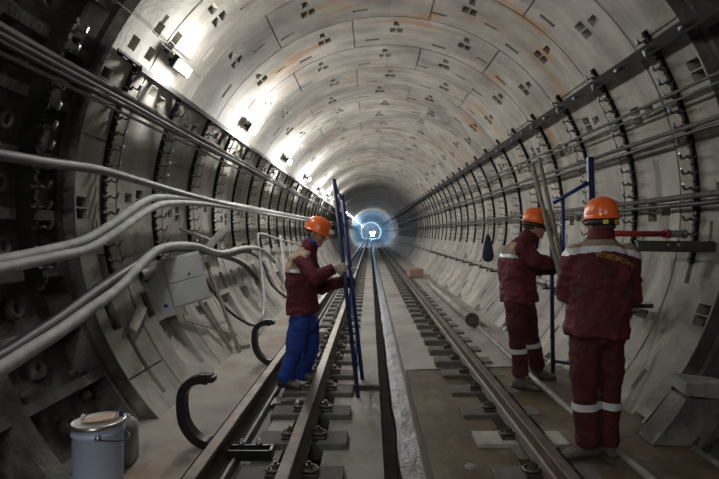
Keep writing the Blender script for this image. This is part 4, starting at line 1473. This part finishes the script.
# --- first worker: left side, blue trousers, looks right
Y = 4.93
def PA(px, py, dy=0): return P(px, py, Y + dy)
def zonesA(lat, fr, z, c):
    # beige back yoke and shoulder, silver patch at its lower back edge
    if .03 > z > -.24 and fr < .045 and abs(lat) < .25:
        if z > -.155 + .25 * min(0, fr): return 1
        if z > -.215 and fr < -.02: return 2
    return 0
aspec = dict(
    label='worker in maroon jacket and blue trousers holding a blue frame, looking down', base=(-.74, 4.97, 0), seed=1, ground=.004,
    pelvis=PA(303, 322, .03) + V((0, 0, .0)), chest=PA(301, 270, .03), neck=PA(308, 250, .03), head=PA(316.5, 234, .03),
    fwd=(1, -.12, 0), head_dir=(1, -.22, -.36), head_up=(.34, 0, 1),
    shoulder_r=PA(301, 261, -.155), shoulder_l=PA(306, 261, .20),
    elbow_r=PA(316, 277, -.26), elbow_l=PA(322, 287, .22), wrist_r=PA(334, 268.5, -.22), wrist_l=PA(344, 281, .16),
    hip_r=PA(300, 323, -.06), hip_l=PA(309, 323, .13), knee_r=PA(294, 352, -.06), knee_l=PA(311, 349, .16),
    ankle_r=PA(285, 380, -.07), ankle_l=PA(302, 376, .20),
    hand_dir=[(1, -.1, .12), (1, -.1, .1)], palm=[(.1, 1, .0), (0, -1, -.1)], thumb=[-1, 1], curl=62,
    helmet=dict(lamp_on=True), trouser_mat='blue_cloth', hem=.10, yoke='beige', zones=zonesA, collar='maroon',
    gloves=['glove', 'glove_dk'], toe=[(1, -.55), (1, -.75)], girth=.95)
rootA, jkA, meA = person(aspec)
# blue shirt collar and jacket front edge
bm = NB()
nk = aspec['neck'] + V((.015, 0, .025))
hcA = aspec['head']; ax = (hcA - nk).normalized()
sdv = ax.cross(V((0, 1, 0))).normalized()
rgs = [[nk + ax * z + sdv * r_ * cos(2 * PI * k / 20) + V((0, 1, 0)) * r_ * sin(2 * PI * k / 20) for k in range(20)] for z, r_ in ((0, .076), (.082, .074), (.084, .068), (0, .066))]
loft(bm, rgs + [rgs[0]], caps=False)
link('shirt_collar', bm, M['blue_cloth'], rootA, True)

def project_patch(jk, me, base, grid, ray, off=.004):
    bvh = BVHTree.FromPolygons([v.co + V(base) for v in me.vertices], [p.vertices[:] for p in me.polygons])
    out = []
    for row in grid:
        r = []
        for p in row:
            hit = bvh.ray_cast(p - ray * .6, ray, 1.5)
            r.append((hit[0] - ray * off) if hit[0] is not None else None)
        out.append(r)
    return out
def patch(name, jk, me, base, grid, ray, m, off=.004, label=None):
    pr = project_patch(jk, me, base, grid, ray, off)
    bm = NB()
    vs = [[bm.verts.new(p) if p is not None else None for p in r] for r in pr]
    for i in range(len(vs) - 1):
        for j in range(len(vs[0]) - 1):
            q = [vs[i][j], vs[i][j + 1], vs[i + 1][j + 1], vs[i + 1][j]]
            if all(v is not None for v in q):
                if max((q[a].co - q[(a + 1) % 4].co).length for a in range(4)) < .06: bm.faces.new(q)
    for v in list(bm.verts):
        if not v.link_faces: bm.verts.remove(v)
    o = link(name, bm, M[m], jk, True)
    if label: o['label'] = label
    return o
# dark front opening of the jacket, seen from the side
ry = V((0, 1, 0))
patch('front_opening', jkA, meA, aspec['base'], [[PA(319 + .08 * i + j * 1.3, 250 + i * 3.2, 0) for j in range(3)] for i in range(7)], ry, 'blue_dk', .006)

# --- second worker: right, middle distance, looks right
Y2 = 4.87
def PB(px, py, dy=0): return P(px, py, Y2 + dy)
def zonesB(lat, fr, z, c):
    if 0 > z > -.21 and fr < .03 and abs(lat) < .19:
        if z > -.115: return 1
        if z > -.15: return 2
    return 0
bspec = dict(
    label='worker in maroon suit seen from the side, reaching forward to a blue post', base=(1.50, 4.9, -.03), seed=5, ground=-.012,
    pelvis=PB(519, 303, .03), chest=PB(516, 262, .03), neck=PB(525, 242, .03), head=PB(535.5, 225.5, .03),
    fwd=(1, .22, 0), head_dir=(1, -.12, -.22), head_up=(.22, 0, 1),
    shoulder_r=PB(521, 249, -.15), shoulder_l=PB(524, 247, .22),
    elbow_r=PB(535, 261, -.20), elbow_l=PB(538, 268, .25), wrist_r=PB(554, 264, -.10), wrist_l=PB(556, 270, .18),
    hip_r=PB(515, 305, -.05), hip_l=PB(524, 303, .13), knee_r=PB(518, 341, -.05), knee_l=PB(531, 336, .22),
    ankle_r=PB(521, 373, -.05), ankle_l=PB(537, 366, .26),
    hand_dir=[(1, .25, .0), (1, .15, -.1)], palm=[(0, 1, .0), (0, -1, .0)], thumb=[-1, 1], curl=50,
    helmet=dict(yellow_front=True), trouser_mat='maroon_dk', hem=.02, yoke='beige_dirty', zones=zonesB,
    gloves=['glove_dk', 'glove_dk'], toe=[(1, -.5), (1, -.1)], bands=.37, girth=1.0)
rootB, jkB, meB = person(bspec)

# --- third worker: right foreground, seen from the back
Y3 = 3.33
def PC(px, py, dy=0): return P(px, py, Y3 + dy)
def zonesC(lat, fr, z, c):
    if fr < .06 and abs(lat) < .30 and z < .0:
        low = -.040 - .12 * max(lat, 0) - .5 * lat * lat
        if z > low: return 1
        if z > low - .038: return 2
    return 0
cspec = dict(
    label='worker seen from behind in maroon suit with yellow lettering across the back', base=(1.52, 3.36, -.03), seed=9, ground=-.012,
    pelvis=PC(596, 330, .03), chest=PC(600, 278, .03), neck=PC(601, 239, .03), head=PC(601, 222.5, .06),
    fwd=(-.08, 1, 0), head_dir=(-.12, 1, -.04), head_up=(0, .04, 1),
    shoulder_r=PC(627, 257, .04), shoulder_l=PC(575, 257, .04),
    elbow_r=PC(629, 297, .06), elbow_l=PC(567, 293, .10), wrist_r=PC(612, 292, .36), wrist_l=PC(572, 291, .40),
    hip_r=PC(609, 335, .03), hip_l=PC(585, 335, .03), knee_r=PC(609, 388, .06), knee_l=PC(584, 389, .03),
    ankle_r=PC(606, 440, .06), ankle_l=PC(588, 442, .02),
    hand_dir=[(-.7, .7, .1), (.3, .9, .1)], palm=[(-.5, -.5, .2), (.8, -.2, .1)], thumb=[1, -1], curl=40,
    helmet=dict(yellow_back=True), trouser_mat='maroon_dk', hem=-.03, yoke='beige_dirty', zones=zonesC,
    gloves=['glove_dk', 'glove_dk'], toe=[(-.25, 1), (-1, -.15)], bands=.345, girth=1.02, wrinkle=.022)
rootC, jkC, meC = person(cspec)
# lettering on the back
cu = bpy.data.curves.new('t', 'FONT'); cu.body = 'МОСМЕТРОСТРОЙ'; cu.size = .043; cu.align_x = 'CENTER'; cu.space_character = 1.12; cu.offset = .0006
to = bpy.data.objects.new('t', cu); COL.objects.link(to)
dg = bpy.context.evaluated_depsgraph_get()
tm = bpy.data.meshes.new_from_object(to.evaluated_get(dg)); bpy.data.objects.remove(to)
bvh = BVHTree.FromPolygons([v.co + V(cspec['base']) for v in meC.vertices], [p.vertices[:] for p in meC.polygons])
bt = NB(); bt.from_mesh(tm)
bmesh.ops.triangulate(bt, faces=bt.faces)
bmesh.ops.subdivide_edges(bt, edges=bt.edges, cuts=1)
cc = PC(609.5, 260)
for v in bt.verts:
    x, y = v.co.x, v.co.y
    p = V((cc.x + x * .62, 2.5, cc.z + y - .19 * x - .3 * x * x))
    hit = bvh.ray_cast(p, V((0, 1, 0)), 2)
    v.co = (hit[0] + V((0, -.005, 0))) if hit[0] is not None else V((p.x, cc.y - .1, p.z))
link('lettering', bt, M['gold'], jkC)
# pocket flap edge
patch('pocket_flap', jkC, meC, cspec['base'], [[PC(557 + j * 3, 306 + i * 3 + j * .5, 0) for j in range(4)] for i in range(2)], ry, 'beige_dirty', .005)
for o in list(bpy.data.objects):
    if 'wo' in o: del o['wo']
